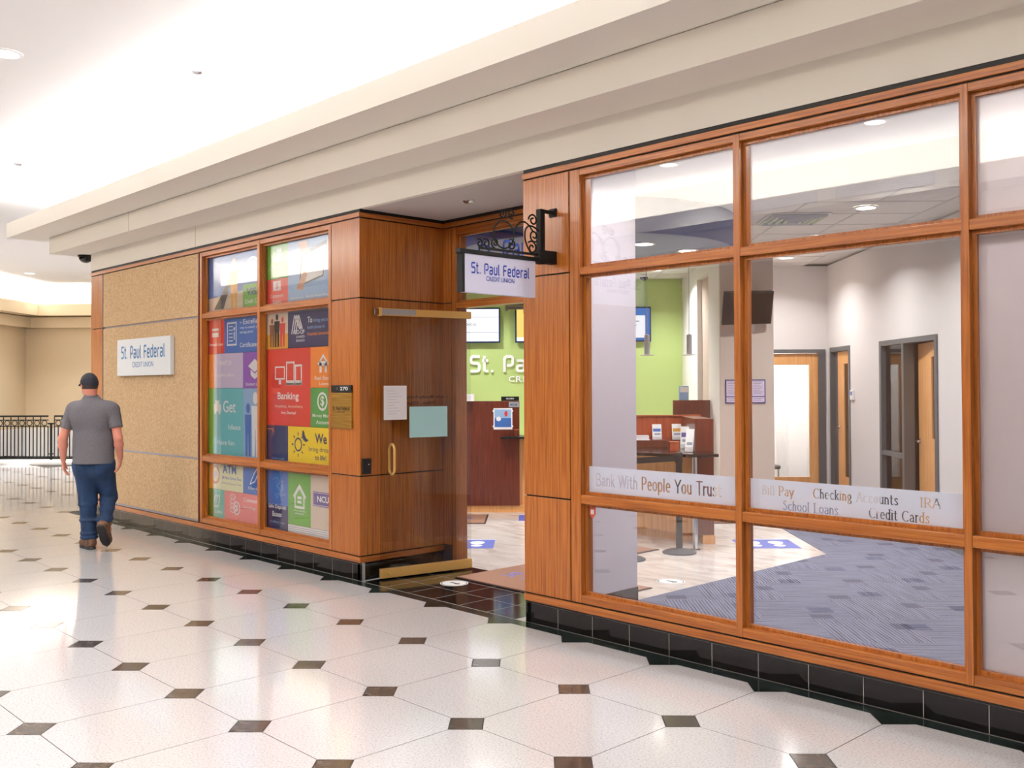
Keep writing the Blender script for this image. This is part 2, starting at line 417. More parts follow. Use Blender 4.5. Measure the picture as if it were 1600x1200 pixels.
ceil = struct('ceiling', 'white plaster mall ceiling washed by cove light', 'ceiling')
MB().box(-30, 6.3, -5.6, 16, CEIL, CEIL + .15).build('plaster', 'ceiling_white', ceil)

def tiers(name, label, parts):
    t = struct(name, label, 'trim')
    for nm, boxes in parts:
        m = MB()
        for bx in boxes: m.box(*bx)
        m.build(nm, 'cream_paint', t)
    return t
XE, XR = -9.085, 4.75
tr = tiers('trim_1', 'cream stepped cornice running above the storefront', [
    ('fascia', [(XE, XR, 0, .05, 3.078, 3.30), (XE, XE + .05, .05, 11, 3.078, 3.30)]),
    ('lower_step', [(XE - .377, XR, -.377, .5, 3.297, 3.50), (XE - .377, XE + .5, .5, 11, 3.297, 3.50)]),
    ('upper_step', [(XE - .765, XR, -.765, .5, 3.505, 3.545), (XE - .765, XE + .5, .5, 11, 3.505, 3.545)]),
    ('cove_lip', [(XE - .765, XR, -.765, -.735, 3.545, 3.69), (XE - .765, XE - .735, -.735, 11, 3.545, 3.69)]),
    ('cove_back', [(XE - .30, XR, -.30, -.20, 3.545, CEIL), (XE - .30, XE - .2, -.2, 11, 3.545, CEIL)])])
for x in (-7.0, -6.2):
    MB().box(x - .004, x + .004, -.3785 if x < -6.5 else -.0015, -.374 if x < -6.5 else .003, 3.30 if x < -6.5 else 3.08, 3.497 if x < -6.5 else 3.297).build('expansion_joint', 'taupe_paint', tr)
YO = -5.52
tiers('trim_2', 'cream stepped cornice along the opposite side of the corridor', [
    ('fascia', [(-26, 6.2, YO - .05, YO, 3.078, 3.30)]),
    ('lower_step', [(-26, 6.2, YO - .3, YO + .377, 3.297, 3.50)]),
    ('upper_step', [(-26, 6.2, YO - .3, YO + .765, 3.505, 3.545)]),
    ('cove_lip', [(-26, 6.2, YO + .735, YO + .765, 3.545, 3.69)]),
    ('cove_back', [(-26, 6.2, YO + .20, YO + .30, 3.545, CEIL)])])
w = struct('wall_opposite', 'brown wood wall on the opposite side of the mall corridor', 'wall')
MB().box(-26, 6.2, YO - .15, YO, -.1, 3.1).build('plaster', 'opposite_brown', w)
w = struct('wall_right', 'cream end wall of the mall corridor', 'wall')
MB().box(6.2, 6.4, -5.6, .5, -.1, CEIL).build('plaster', 'cream_paint', w)
w = struct('wall_left', 'cream end wall of the store block beyond the storefront corner', 'wall')
MB().box(XE + .01, XE + .12, .14, 11, -.1, 3.3).build('plaster', 'cream_paint', w)

# far walls around the open well, laid out on the diagonal grid
fw = struct('wall_far', 'tan far wall beyond the railing with stepped cove moulding', 'wall', AB(0, 0), ROT45)
MB().box(-12.7, -3.0, 24.0, 24.2, .62, 3.4).build('plaster', 'far_paint', fw)
MB().box(-12.7, -3.0, 23.98, 24.2, -4, .62).build('lower_panel', 'white_paint', fw)
MB().box(-12.9, -12.65, 13.0, 24.2, .62, 3.4).build('side_plaster', 'far_paint', fw)
MB().box(-12.9, -12.63, 13.0, 24.2, -4, .62).build('side_lower_panel', 'white_paint', fw)
MB().box(-12.65, -3, 23.75, 24.05, 3.10, 3.36).box(-12.7, -12.40, 13.0, 24.0, 3.10, 3.36).build('lower_step', 'far_paint', fw)
MB().box(-12.65, -3, 23.45, 24.05, 3.38, 3.42).box(-12.65, -3, 23.45, 23.48, 3.42, 3.66).box(-12.7, -12.05, 13.0, 23.6, 3.38, 3.42).box(-12.08, -12.05, 13.0, 23.45, 3.42, 3.66).build('upper_step', 'far_paint', fw)
MB().box(-12.65, -3, 23.85, 24.05, 3.42, CEIL).box(-12.9, -12.45, 13.0, 24.0, 3.42, CEIL).build('cove_back', 'cream_paint', fw)
MB().box(-12.9, -3, 20.9, 24.2, -4.2, -4.0).build('lower_floor', 'white_paint', fw)
MB().box(-10.95, -9.75, 22.9, 23.98, -4.0, .42).build('dark_opening_block', 'grey_metal', fw)  # solid dark box put in where a dark opening shows behind the railing
kb = struct('trim_3', 'white kerb under the far railing', 'trim', AB(0, 0), ROT45)
MB().box(-14.5, -7.5, 20.3, 21.12, -.3, .052).build('kerb', 'white_paint', kb)

# railing: balusters, rails and ring frieze, every piece a part
def railing(a0, a1, label):
    t = thing('railing', label, 'railing', AB(a0, 20.95, .052), ROT45, 'black iron railings round the open well')
    L = a1 - a0
    for z0, z1 in ((.93, .965), (.855, .875), (.72, .74), (.03, .05)):
        MB().box(0, L, -.018, .018, z0, z1).build('rail', 'black_iron', t)
    n = int(round(L / .082)); st = L / n
    me = MB().box(-.009, .009, -.009, .009, .04, .73).mesh('baluster', 'black_iron')
    for k in range(n + 1): put(me, 'baluster', t, (k * st, 0, 0))
    mr = MB().tube([(.055 * math.cos(2 * math.pi * q / 14), 0, .798 + .055 * math.sin(2 * math.pi * q / 14)) for q in range(14)], .009, 5, closed=True).mesh('ring', 'black_iron')
    mp = MB().box(-.008, .008, -.008, .008, .73, .94).mesh('stub', 'black_iron')
    for k in range(n // 2): put(mr, 'ring', t, ((2 * k + 1) * st, 0, 0)); put(mp, 'stub', t, (2 * k * st, 0, 0))
    MB().box(L + .05, L + .085, -.02, .02, -.0, .80).box(L, L + .120, -.012, .012, .77, .80).box(L, L + .120, -.012, .012, .12, .14).build('post', 'black_iron', t)
railing(-13.0, -10.55, 'black iron railing with ring frieze at the far edge of the floor')
railing(-10.41, -8.0, 'black iron railing section with ring frieze behind the walking man')

# ceiling fittings of the mall
def downlight(x, y, label, power, z=CEIL, r=.095, name='downlight', group='recessed downlights in the mall ceiling', spread=120):
    t = thing(name, label, 'downlight', (x, y, z), 0, group)
    n = 28
    prof = [(r * 1.28, 0), (r * 1.28, -.008), (r, -.010), (r * .94, .0)]
    m = MB(); vs = []
    for rr, zz in prof:
        for k in range(n): a = 2 * math.pi * k / n; vs.append((rr * math.cos(a), rr * math.sin(a), zz))
    fs = [(j * n + k, j * n + (k + 1) % n, (j + 1) * n + (k + 1) % n, (j + 1) * n + k) for j in range(3) for k in range(n)]
    m.add(vs, fs); m.build('trim_ring', 'white_plastic', t, True)
    MB().lathe([(r * .95, -.001), (r * .95, -.004)], n=n).build('lens', 'lamp_glow', t)
    if power: disc_light('downlight_lamp', (x, y, z - .02), r * .9, power, WARM, spread)
    return t
for x, y, txt in ((-19.0, 2.38, 'small far downlight in the ceiling above the railing'), (-14.08, -2.38, 'downlight in the mall ceiling beyond the storefront corner'), (-16.5, .6, 'added unseen downlight in the far mall ceiling before the railing'), (-14.0, 4.5, 'added unseen downlight in the far mall ceiling behind the store block'), (-20.5, 5.2, 'added unseen downlight in the far mall ceiling over the open well'), (-18.0, 8.0, 'added unseen downlight in the far mall ceiling beside the far wall'), (-9.22, -2.38, 'downlight in the mall ceiling level with the storefront corner'),  # far-ceiling fittings are unseen lamps added to brighten the far wall
                  (-4.36, -2.38, 'bright round downlight in the mall ceiling at the upper left edge'), (.5, -2.38, 'downlight in the mall ceiling above the hanging sign stretch')):
    downlight(x, y, txt, 30 if x > -10 else 110)
for x, txt in ((-8.11, 'first downlight of the opposite row, farthest from the camera'), (-5.68, 'second downlight of the opposite row from its far end'), (-3.25, 'opposite row downlight mirrored in the narrower clear window'),
               (-.82, 'opposite row downlight mirrored in the wide clear window'), (1.61, 'opposite row downlight just before the camera'), (4.04, 'opposite row downlight behind the camera')):
    downlight(x, -4.10, txt, 30)
def sprinkler(x, y, z, label):
    t = thing('sprinkler', label, 'sprinkler', (x, y, z), 0, 'ceiling sprinklers')
    MB().lathe([(.05, 0), (.05, -.008), (.034, -.022), (.012, -.024)], n=20).build('cover', 'chrome', t, True)
    MB().lathe([(.052, .0), (.056, -.004), (.052, -.006)], n=20).build('escutcheon', 'white_plastic', t, True)
sprinkler(-3.80, -1.13, CEIL, 'small round sprinkler cover in the white ceiling beside the nearer cove')
sprinkler(-8.13, -1.14, CEIL, 'small round sprinkler cover in the white ceiling near the far end of the cove')
sprinkler(-2.35, .44, 3.08, 'small round sprinkler in the grey soffit above the recessed entrance')
def linear_grille(x0, x1, label):
    t = thing('linear_grille', label, 'vent', (x0, YO + .765, 3.56), 0, 'linear air grilles on the opposite cornice')
    for k in range(5): MB().box(0, x1 - x0, 0, .012, .022 * k, .009 + .022 * k).build('bar', 'white_plastic', t)
    MB().box(-.02, x1 - x0 + .02, 0, .003, -.012, .115).build('backing', 'steel', t)
linear_grille(-2.65, -1.80, 'linear air grille on the opposite cornice, mirrored beside the window mullion'); linear_grille(-1.55, -.55, 'linear air grille on the opposite cornice, mirrored mid window')
def dome_camera(loc, label, r, matn):
    t = thing('dome_camera', label, 'security camera', loc)
    MB().lathe([(r * 1.12, 0), (r * 1.12, -.022), (r * 1.02, -.026)], n=24).build('housing', matn, t, True)
    MB().lathe([(r, -.024)] + [(r * math.cos(a), -.026 - r * .85 * math.sin(a)) for a in [i * math.pi / 14 for i in range(7)]], n=24).build('dome', 'smoked_dome', t, True)
dome_camera((-9.27, .0, 3.297), 'dark dome security camera under the stepped cornice at the storefront corner', .085, 'black_plastic')

# ================================================================== THE STOREFRONT
wf = struct('wall_front', 'orange wood and cork storefront wall with black tile base', 'wall')
Z1, Z2, Z3, Z4 = .207, .862, 2.341, 3.002      # bottom reveal, lower joint, upper joint, top reveal
def base_run(x0, x1, y=0.0):
    MB().box(x0, x1, y + .0112, y + .05, .0, .148).build('base_backing', 'grout_light', wf)
    n = max(1, int(math.ceil((x1 - x0) / .302))); x = x0
    me = MB().box(0, .2975, y + .010, y + .02, .002, .133).mesh('base_tile', 'black_tile')
    while x < x1 - .02:
        w_ = min(.299, x1 - x)
        if w_ > .29: put(me, 'base_tile', wf, (x, 0, 0))
        else: MB().box(x, x + w_, y + .010, y + .02, .002, .133).build('base_tile', 'black_tile', wf)
        x += .302
    MB().box(x0, x1, y + .008, y + .02, .1355, .148).build('base_cap', 'black_tile', wf)
def bands(x0, x1, y=0.0):
    MB().box(x0, x1, y - .004, y + .04, .150, .197).build('lower_rail', 'wood_horizontal', wf, bevel=.002)
    MB().box(x0, x1, y + .012, y + .04, .197, Z1).build('lower_reveal', 'black_joint', wf)
    MB().box(x0, x1, y + .012, y + .04, Z4, 3.012).build('upper_reveal', 'black_joint', wf)
    MB().box(x0, x1, y - .006, y + .04, 3.012, 3.050).build('upper_rail', 'wood_horizontal', wf, bevel=.002)
    MB().box(x0, x1, y + .006, y + .04, 3.050, 3.080).build('top_reveal', 'black_joint', wf)
J = .005
def panels(x0, x1, y=0.0, matn='wood_vertical', name='wood_panel', t=.04, joint='black_joint', jg=J):
    MB().box(x0 + .012, x1 - .012, y + .014, y + t + .01, Z1, Z4).build('panel_backing', joint, wf)
    for za, zb in ((Z1, Z2 - jg), (Z2 + jg, Z3 - jg), (Z3 + jg, Z4)):
        MB().box(x0 + .003, x1 - .003, y, y + t, za, zb).build(name, matn, wf, bevel=.0015)
# left run
base_run(-9.085, -3.225); bands(-9.085, -3.225)
panels(-9.085, -8.71); panels(-8.70, -6.125, .004, 'cork_panel', 'cork_panel', .04, 'silver_reveal', .011); panels(-3.643, -3.225)
MB().box(-8.71, -8.70, -.003, .04, Z1, Z4).build('metal_edge', 'silver_reveal', wf)
MB().box(-6.135, -6.118, -.004, .04, Z1, Z4).build('metal_edge', 'cherry', wf)
MB().box(-8.70, -6.125, -.003, .04, Z1, Z1 + .02).build('metal_edge', 'silver_reveal', wf)
# right run
base_run(-1.288, 4.75); bands(-1.288, 4.75); panels(-1.288, -.862)
MB().box(-.862, -.855, .012, .06, Z1, Z4).build('panel_backing', 'black_joint', wf)
MB().box(-3.650, -3.643, .012, .06, Z1, Z4).build('panel_backing', 'black_joint', wf)
# block between the windows and the recess, its right face panelled
def side_face(x, y0, y1, sgn, full=True):
    X = lambda d0, d1: (min(x + sgn * d0, x + sgn * d1), max(x + sgn * d0, x + sgn * d1))
    MB().box(*X(-.05, -.014), y0 + .01, y1, .0, 3.09).build('panel_backing', 'black_joint', wf)
    for za, zb in ((Z1, Z2 - J), (Z2 + J, Z3 - J), (Z3 + J, Z4)):
        MB().box(*X(-.04, 0), y0 + .001, y1, za, zb).build('wood_panel', 'wood_vertical', wf, bevel=.0015)
    MB().box(*X(-.04, .004), y0 - .003, y1, .150, .197).build('lower_rail', 'wood_depth', wf)
    MB().box(*X(-.04, .006), y0 - .005, y1, 3.012, 3.05).build('upper_rail', 'wood_depth', wf)
    y = y0 + .022
    while y < y1 - .02:
        MB().box(*X(-.02, -.010), y, min(y + .299, y1), .002, .133).build('base_tile', 'black_tile', wf); y += .302
    MB().box(*X(-.03, -.014), y0 + .02, y1, 0, .148).build('base_backing', 'grout_light', wf)
side_face(-3.225, 0.0, .90, 1); side_face(-1.288, 0.0, .90, -1)
# entrance back wall: post panel, frames, transom
MB().box(-3.262, -3.118, .90, .94, Z1, Z3 - J).build('wood_panel', 'wood_vertical', wf)
MB().box(-3.262, -3.118, .90, .94, Z3 + J, Z4).build('wood_panel', 'wood_vertical', wf)
MB().box(-3.262, -3.112, .914, .95, .0, 3.08).build('panel_backing', 'black_joint', wf)
MB().box(-3.262, -1.288, .894, .94, 3.012, 3.05).build('upper_rail', 'wood_horizontal', wf)
MB().box(-3.262, -1.288, .906, .94, 3.0, 3.09).build('top_reveal', 'black_joint', wf)
soff = struct('ceiling_entry', 'grey plaster soffit over the recessed entrance', 'ceiling')
MB().box(-3.30, -1.24, .05, 1.1, 3.08, 3.20).build('plaster', 'soffit_paint', soff)

D0, D1 = 0.0, .115                 # frame depth
GY0, GY1 = .062, .070              # glass
def bead(m, x0, x1, z0, z1, y0=.040, y1=.062, w=.020):
    m.box(x0, x1, y0, y1, z0, z0 + w); m.box(x0, x1, y0, y1, z1 - w, z1); m.box(x0, x0 + w, y0, y1, z0 + w, z1 - w); m.box(x1 - w, x1, y0, y1, z0 + w, z1 - w)
ROWS = ((.257, .845), (.900, 2.318), (2.366, 2.962))
def window(n, label, x0, x1, jl, jr, panes=('clear_glass',) * 3, y=0.0):
    """x0..x1 outer frame; jl/jr = stile widths (0 = neighbour's mullion)"""
    t = struct('window_%d' % n, label, 'window')
    a, b_ = x0 + jl, x1 - jr
    if jl: MB().box(x0, a, y + D0, y + D1, Z1, Z4).build('stile', 'wood_vertical', t, bevel=.002)
    if jr: MB().box(b_, x1, y + D0, y + D1, Z1, Z4).build('stile', 'wood_vertical', t, bevel=.002)
    for z0, z1, nm in ((Z1, .257, 'sill'), (.845, .900, 'rail'), (2.318, 2.366, 'rail'), (2.962, Z4, 'head')):
        MB().box(a, b_, y + .003, y + D1, z0, z1).build(nm, 'wood_horizontal', t, bevel=.002)
    for (z0, z1), pm in zip(ROWS, panes):
        m = MB(); bead(m, a, b_, z0, z1, y + .040, y + .0615); m.build('glazing_bead', 'wood_vertical', t)
        MB().box(a + .004, b_ - .004, y + GY0, y + GY1, z0 + .004, z1 - .004).build('pane', 'clear_glass', t)
        if pm != 'clear_glass': MB().box(a + .004, b_ - .004, y + GY1 + .0005, y + GY1 + .0015, z0 + .004, z1 - .004).build('frosted_film', pm, t)
    return t
window(1, 'storefront window with coloured posters beside the cork wall', -6.100, -4.866, .045, .044)
window(2, 'storefront window with coloured posters beside the plaque pillar', -4.866, -3.648, 0, .042)
window(3, 'clear storefront window next to the hanging sign pillar', -.855, .431, .085, .041)
window(4, 'widest clear storefront window showing the carpeted waiting area', .431, 1.668, 0, .036)
window(5, 'frosted storefront window at the right edge', 1.668, 2.905, 0, .036, ('frosted_pane', 'frosted_pane', 'frosted_pane'))
window(6, 'frosted storefront window beyond the right edge', 2.905, 4.14, 0, .04, ('frosted_pane', 'frosted_pane', 'frosted_pane'))
panels(4.14, 4.75)
# frame of the entrance: jambs, transom bar, head, transom glass
ef = struct('trim_4', 'orange wood door frame with transom at the back of the recess', 'trim')
YD = .90
MB().box(-3.110, -3.062, YD, YD + .13, 0, Z4).build('jamb', 'wood_vertical', ef, bevel=.002)
MB().box(-1.345, -1.295, YD, YD + .13, 0, Z4).build('jamb', 'wood_vertical', ef, bevel=.002)
MB().box(-3.062, -1.345, YD + .004, YD + .13, 2.290, 2.340).build('transom_bar', 'wood_horizontal', ef, bevel=.002)
MB().box(-3.062, -1.345, YD + .004, YD + .13, 2.945, Z4).build('head', 'wood_horizontal', ef, bevel=.002)
m = MB(); bead(m, -3.062, -1.345, 2.340, 2.945, YD + .045, YD + .065); m.build('glazing_bead', 'wood_horizontal', ef)
MB().box(-3.058, -1.349, YD + .066, YD + .074, 2.344, 2.941).build('transom_pane', 'clear_glass', ef)
# blue lettering on the transom glass
tl = thing('transom_lettering', 'blue logo lettering on the glass above the entrance', 'lettering')
fr = Frame((-2.83, YD + .0655, 2.655), (1, 0, 0), (0, 0, 1))
for sh_ in logo_letters2('St. Paul Federal', .15, 0, 1.42, 0, .180): lay(sh_, fr, 0, 'letter', 'logo_blue', tl)

def door_leaf(n, label, pivot, ang, notices=False, mirror=1):
    """glass leaf with brass rails; local x runs from the pivot to the free edge"""
    t = struct('door_%d' % n, label, 'door', (pivot[0], pivot[1], 0), ang)
    W = .862
    MB().box(-.02, W, -.019, .019, 2.197, 2.257).build('top_rail', 'brass', t, bevel=.002)
    MB().box(-.02, W, -.019, .019, .012, .090).build('bottom_rail', 'brass', t, bevel=.002)
    MB().box(-.018, W - .002, -.005, .005, .090, 2.197).build('pane', 'door_glass', t)
    for s in (-1, 1):
        MB().box(W - .33, W - .015, s * .0185, s * .0215, 2.203, 2.251).build('closer_plate', 'steel', t, bevel=.002)
        MB().lathe([(.014, 0), (.014, .006), (.006, .008)], n=16).build('lock_cylinder', 'brass', t, True, loc=(W - .075, s * .019, .05)).rotation_euler = (-s * math.pi / 2, 0, 0)
    hl = [(W - .11, .048 * math.cos(q), 1.072 + .048 * math.sin(q)) for q in [math.pi * i / 10 for i in range(11)]] + [(W - .11, -.048 * math.cos(q), .918 - .048 * math.sin(q)) for q in [math.pi * i / 10 for i in range(11)]]
    MB().tube(hl, .011, 10, closed=True).build('handle', 'brass', t, True)
    MB().box(W - .012, W + .012, -.024, .024, 2.190, 2.262).build('end_bracket', 'brass', t, bevel=.003)
    MB().box(W + .012, W + .055, -.018, .018, 2.200, 2.255).build('stop_block', 'chrome', t, bevel=.004)
    return t
P0 = V((-3.005, 1.00)); P1 = V((-3.150, .165)); d = P1 - P0
leaf = door_leaf(1, 'open glass entrance door with brass rails, folded out against the wood wall', P0, math.atan2(d.y, d.x))
leaf2 = door_leaf(2, 'closed glass entrance door with brass rails behind the sign pillar', (-1.352, .975), math.pi)
# notices taped to the open leaf (they face the camera: local +y side)
def leaf_local(): return Matrix.Translation((P0.x, P0.y, 0)) @ Matrix.Rotation(math.atan2(d.y, d.x), 4, 'Z')
LM = leaf_local()
def leaf_frame(x, z, h=.0056):
    o = LM @ V((x, h, z)); r = (LM.to_3x3() @ V((-1, 0, 0))); return Frame(o, r, (0, 0, 1))
nt = thing('paper_notice', 'white paper notice taped on the open glass door', 'notice')
f1 = leaf_frame(.830, 1.325)
lay(rect2(0, .215, 0, .285), f1, .0012, 'sheet', 'paper_white', nt, .0006)
for k in range(9): lay(rect2(.03, .10 + .08 * ((k * 37) % 5) / 5, .24 - k * .024, .243 - k * .024), f1, .0021, 'print_line', 'print_grey', nt)
nt = thing('paper_notice', 'pale teal paper notice taped on the open glass door', 'notice')
f2 = leaf_frame(.590, 1.170)
lay(rect2(0, .370, 0, .262), f2, .0012, 'sheet', 'paper_teal', nt, .0006)
nt = thing('door_hours', 'dark mirrored opening hours lettering on the open glass door', 'lettering')
for k, (s_, w_) in enumerate((('Hours: Monday-Friday', .40), ('9:00am - 5:00pm', .28))):
    sh = fit2(text2(s_, .012), 0, w_, 0, .038); vv, ff = sh
    lay(([(w_ - x, y) for x, y in vv], [tuple(reversed(q)) for q in ff]), leaf_frame(.62, 1.492 - .052 * k), .001, 'lettering', 'hours_dark', nt)

# black card reader on the recess wall
t = thing('card_reader', 'small black card reader on the wood wall beside the glass door', 'card reader', (-3.225, .058, .88))
MB().box(.0, .022, -.042, .042, 0, .127).build('housing', 'black_plastic', t, bevel=.004)
MB().box(.022, .0235, .012, .020, .075, .083).build('indicator', 'white_plastic', t)

# suite plaque on the left pillar
t = thing('suite_plaque', 'brass suite plaque with black 270 header on the wood pillar', 'plaque', (-3.475, 0, 1.255))
MB().box(-.150, .150, -.016, .0, .0, .296).build('brass_plate', 'brass_brushed', t, bevel=.002)
b_ = MATS['brass_brushed'].node_tree.nodes['Principled BSDF']; b_.inputs['Metallic'].default_value = .85
MB().box(-.150, .150, -.018, .0, .300, .362).build('header', 'black_plastic', t, bevel=.002)
lay(fit2(text2('270', .02), -.012, .105, .318, .348), Frame((0, -.0185, 0), (1, 0, 0), (0, 0, 1)), .0006, 'lettering', 'letter_white', t)
lay(fit2(text2('\u25cb', .0), -.075, -.045, .318, .345, True) if False else ring2(-.055, .333, .008, .011), Frame((0, -.0185, 0), (1, 0, 0), (0, 0, 1)), .0006, 'emblem', 'steel', t)
lay(fit2(logo2('St. Paul Federal', .15), -.128, .128, .150, .182), Frame((0, -.0165, 0), (1, 0, 0), (0, 0, 1)), .0006, 'lettering', 'black_plastic', t)
lay(fit2(text2('CREDIT UNION', .01), -.055, .055, .130, .142), Frame((0, -.0165, 0), (1, 0, 0), (0, 0, 1)), .0006, 'lettering', 'black_plastic', t)

# white wall sign on the cork wall
t = thing('wall_sign', 'white logo sign board on the cork wall', 'sign', (-7.42, 0, 1.745))
MB().box(-.72, .72, -.045, -.0, 0, .425).build('board', 'sign_white', t, bevel=.003)
MB().box(-.70, .70, -.004, .006, .02, .405).build('standoff', 'black_plastic', t)
fr = Frame((0, -.0455, 0), (1, 0, 0), (0, 0, 1))
for sh_ in logo_letters2('St. Paul Federal', .15, -.60, .58, .195, .345): lay(sh_, fr, .001, 'letter', 'logo_teal', t)
lay(fit2(text2('CREDIT UNION', .004), -.28, .29, .095, .155), fr, .001, 'lettering', 'logo_teal', t)

# hanging blade sign with iron scroll bracket
XS = -1.00
t = thing('hanging_sign', 'projecting blade sign on a black scrolled iron bracket', 'sign', (XS, -.058, 2.172))
fr = Frame((.018, 0, 0), (0, 1, 0), (0, 0, 1))
MB().box(-.018, .018, -.745, -.132, .0, .236).build('board', 'sign_lilac', t, bevel=.002)
MB().box(-.024, .024, -.775, -.050, .236, .262).build('hanger_bar', 'black_iron', t, bevel=.002)
MB().box(-.024, .024, -.762, -.742, .0, .24).build('hanger_strap', 'black_iron', t)
for s in (1, -1):
    f = Frame((s * .0185, 0, 0), (0, s, 0), (0, 0, 1)); cx = -.4385 * s
    for sh_ in logo_letters2('St. Paul Federal', .15, cx - .248, cx + .248, .118, .188): lay(sh_, f, .0012, 'letter', 'logo_blue', t)
    lay(fit2(text2('CREDIT UNION', .006), cx - .125, cx + .115, .080, .108), f, .0012, 'lettering', 'logo_blue', t)
MB().box(-.022, .022, -.085, -.045, .225, .585).build('upright', 'black_iron', t, bevel=.003)
MB().box(-.03, .03, -.10, .058, .232, .315).build('lower_mount', 'black_iron', t, bevel=.003)
MB().box(-.014, .014, -.06, .058, .565, .585).build('upper_mount', 'black_iron', t, bevel=.003)
MB().box(-.03, .03, .046, .058, .548, .602).build('mount_plate', 'black_iron', t)
MB().box(-.012, .012, -.60, -.08, .278, .290).build('scroll_rail', 'black_iron', t)
def spiral(cy, cz, r0, r1, a0, turns, n=34):
    return [(0, cy + (r0 + (r1 - r0) * k / n) * math.cos(a0 + turns * 2 * math.pi * k / n), cz + (r0 + (r1 - r0) * k / n) * math.sin(a0 + turns * 2 * math.pi * k / n)) for k in range(n + 1)]
def bez(p, q, r_, s_, n=12):
    return [tuple((1 - u) ** 3 * a + 3 * (1 - u) ** 2 * u * b + 3 * (1 - u) * u * u * c_ + u ** 3 * e for a, b, c_, e in zip(p, q, r_, s_)) for u in [k / n for k in range(n + 1)]]
def yz(*pts): return [(0, a, b) for a, b in pts]
SCR = [spiral(-.395, .385, .088, .086, 0, 1.0),                                  # big ring
       bez(*yz((-.31, .40), (-.26, .52), (-.19, .50), (-.135, .43))) ,
       [(0, -.085, .56)] + bez(*yz((-.085, .56), (-.21, .60), (-.225, .47), (-.215, .40))) ,
       spiral(-.135, .505, .012, .040, 1.2, 1.3), spiral(-.125, .405, .010, .042, 3.6, 1.3), spiral(-.145, .325, .010, .046, .2, 1.35),
       bez(*yz((-.085, .44), (-.20, .52), (-.26, .40), (-.16, .295))),
       spiral(-.47, .325, .008, .034, 2.8, 1.3), spiral(-.33, .325, .008, .036, .0, 1.3),
       spiral(-.405, .515, .006, .032, -.6, 1.25), spiral(-.325, .525, .006, .032, 3.4, 1.25),
       spiral(-.545, .315, .006, .030, 1.0, 1.2), spiral(-.60, .310, .006, .028, 1.0, 1.2)]
for p in SCR: MB().tube(p, .0055, 6).build('scroll', 'black_iron', t, True)

# ================================================================== WINDOW POSTERS (flat print behind the glass of windows 1 and 2)
PC = {'p_red': (214, 58, 48), 'p_orange': (240, 138, 52), 'p_blue': (64, 112, 190), 'p_navy': (42, 50, 96), 'p_purple': (150, 96, 190), 'p_lilac': (220, 206, 236),
      'p_teal': (110, 196, 204), 'p_green': (108, 176, 60), 'p_dkgreen': (84, 168, 84), 'p_yellow': (246, 214, 40), 'p_cream': (240, 238, 190), 'p_white': (246, 246, 246),
      'p_rose': (232, 130, 124), 'p_mint': (120, 196, 178), 'p_sky': (150, 186, 226), 'p_sand': (226, 208, 188), 'p_plum': (104, 84, 150), 'p_brown': (134, 92, 62),
      'p_skin': (206, 150, 120), 'p_dark': (44, 42, 50), 'p_grey': (150, 158, 170), 'p_ink': (40, 60, 110), 'p_gold': (232, 170, 60), 'p_visa': (24, 44, 120), 'p_olive': (120, 140, 40)}
for k, c_ in PC.items(): mat(k, c_, .45)
PY = .0735
PF = Frame((0, PY, 0), (1, 0, 0), (0, 0, 1))
def poster(label): return thing('window_poster', label, 'poster', (0, 0, 0), 0, 'poster sheets behind the storefront glass')
def ptile(t, x0, x1, z0, z1, m):
    return MB().box(x0, x1, PY, PY + .003, z0, z1).build('poster_tile', m, t)
def prt(parent, shape, m, name='print', lvl=1): return lay(shape, PF, .0004 * lvl, name, m, parent)
def ptx(parent, s, x0, x1, z0, z1, m='p_white', bold=.01): return prt(parent, fit2(text2(s, bold), x0, x1, z0, z1), m, 'lettering', 2)
def person2(cx, z0, h, w):
    return merge2([disc2(cx, z0 + h * .90, h * .075, h * .095), poly2([(cx - w * .5, z0 + h * .78), (cx + w * .5, z0 + h * .78), (cx + w * .42, z0 + h * .42), (cx - w * .42, z0 + h * .42)]),
                   poly2([(cx - w * .42, z0 + h * .42), (cx - w * .03, z0 + h * .42), (cx - w * .1, z0), (cx - w * .38, z0)]), poly2([(cx + w * .03, z0 + h * .42), (cx + w * .42, z0 + h * .42), (cx + w * .38, z0), (cx + w * .1, z0)])])
C1 = (-6.052, -5.705, -5.322, -4.912); C2 = (-4.864, -4.476, -4.091, -3.692)
# window 1, top pane
t = poster('poster sheet with traveller photo and VISA credit card square, upper pane beside the cork wall')
a = ptile(t, C1[0], C1[3], 2.37, 2.96, 'p_blue')
prt(a, poly2([(C1[0], 2.37), (C1[2], 2.37), (C1[2], 2.56), (C1[0], 2.52)]), 'p_sand')
prt(a, poly2([(-5.93, 2.40), (-5.72, 2.40), (-5.55, 2.68), (-5.60, 2.70)]), 'p_dark', 'print', 2)
prt(a, person2(-5.50, 2.38, .50, .16), 'p_gold', 'print', 3); prt(a, disc2(-5.50, 2.84, .05, .06), 'p_skin', 'print', 4)
for k, r in enumerate((.05, .10, .15)):
    prt(a, ribbon2([(-5.13 + r * math.cos(q), 2.72 + r * math.sin(q)) for q in [math.pi * (.25 + .5 * i / 10) for i in range(11)]], .022), 'p_white', 'icon', 2)
b2 = ptile(t, C1[2], C1[3], 2.37, 2.615, 'p_green'); b2.location.y = -.0006
ptx(b2, 'VISA', -5.25, -4.95, 2.505, 2.575, 'p_visa', .03); ptx(b2, 'Credit Cards', -5.28, -4.935, 2.425, 2.468)
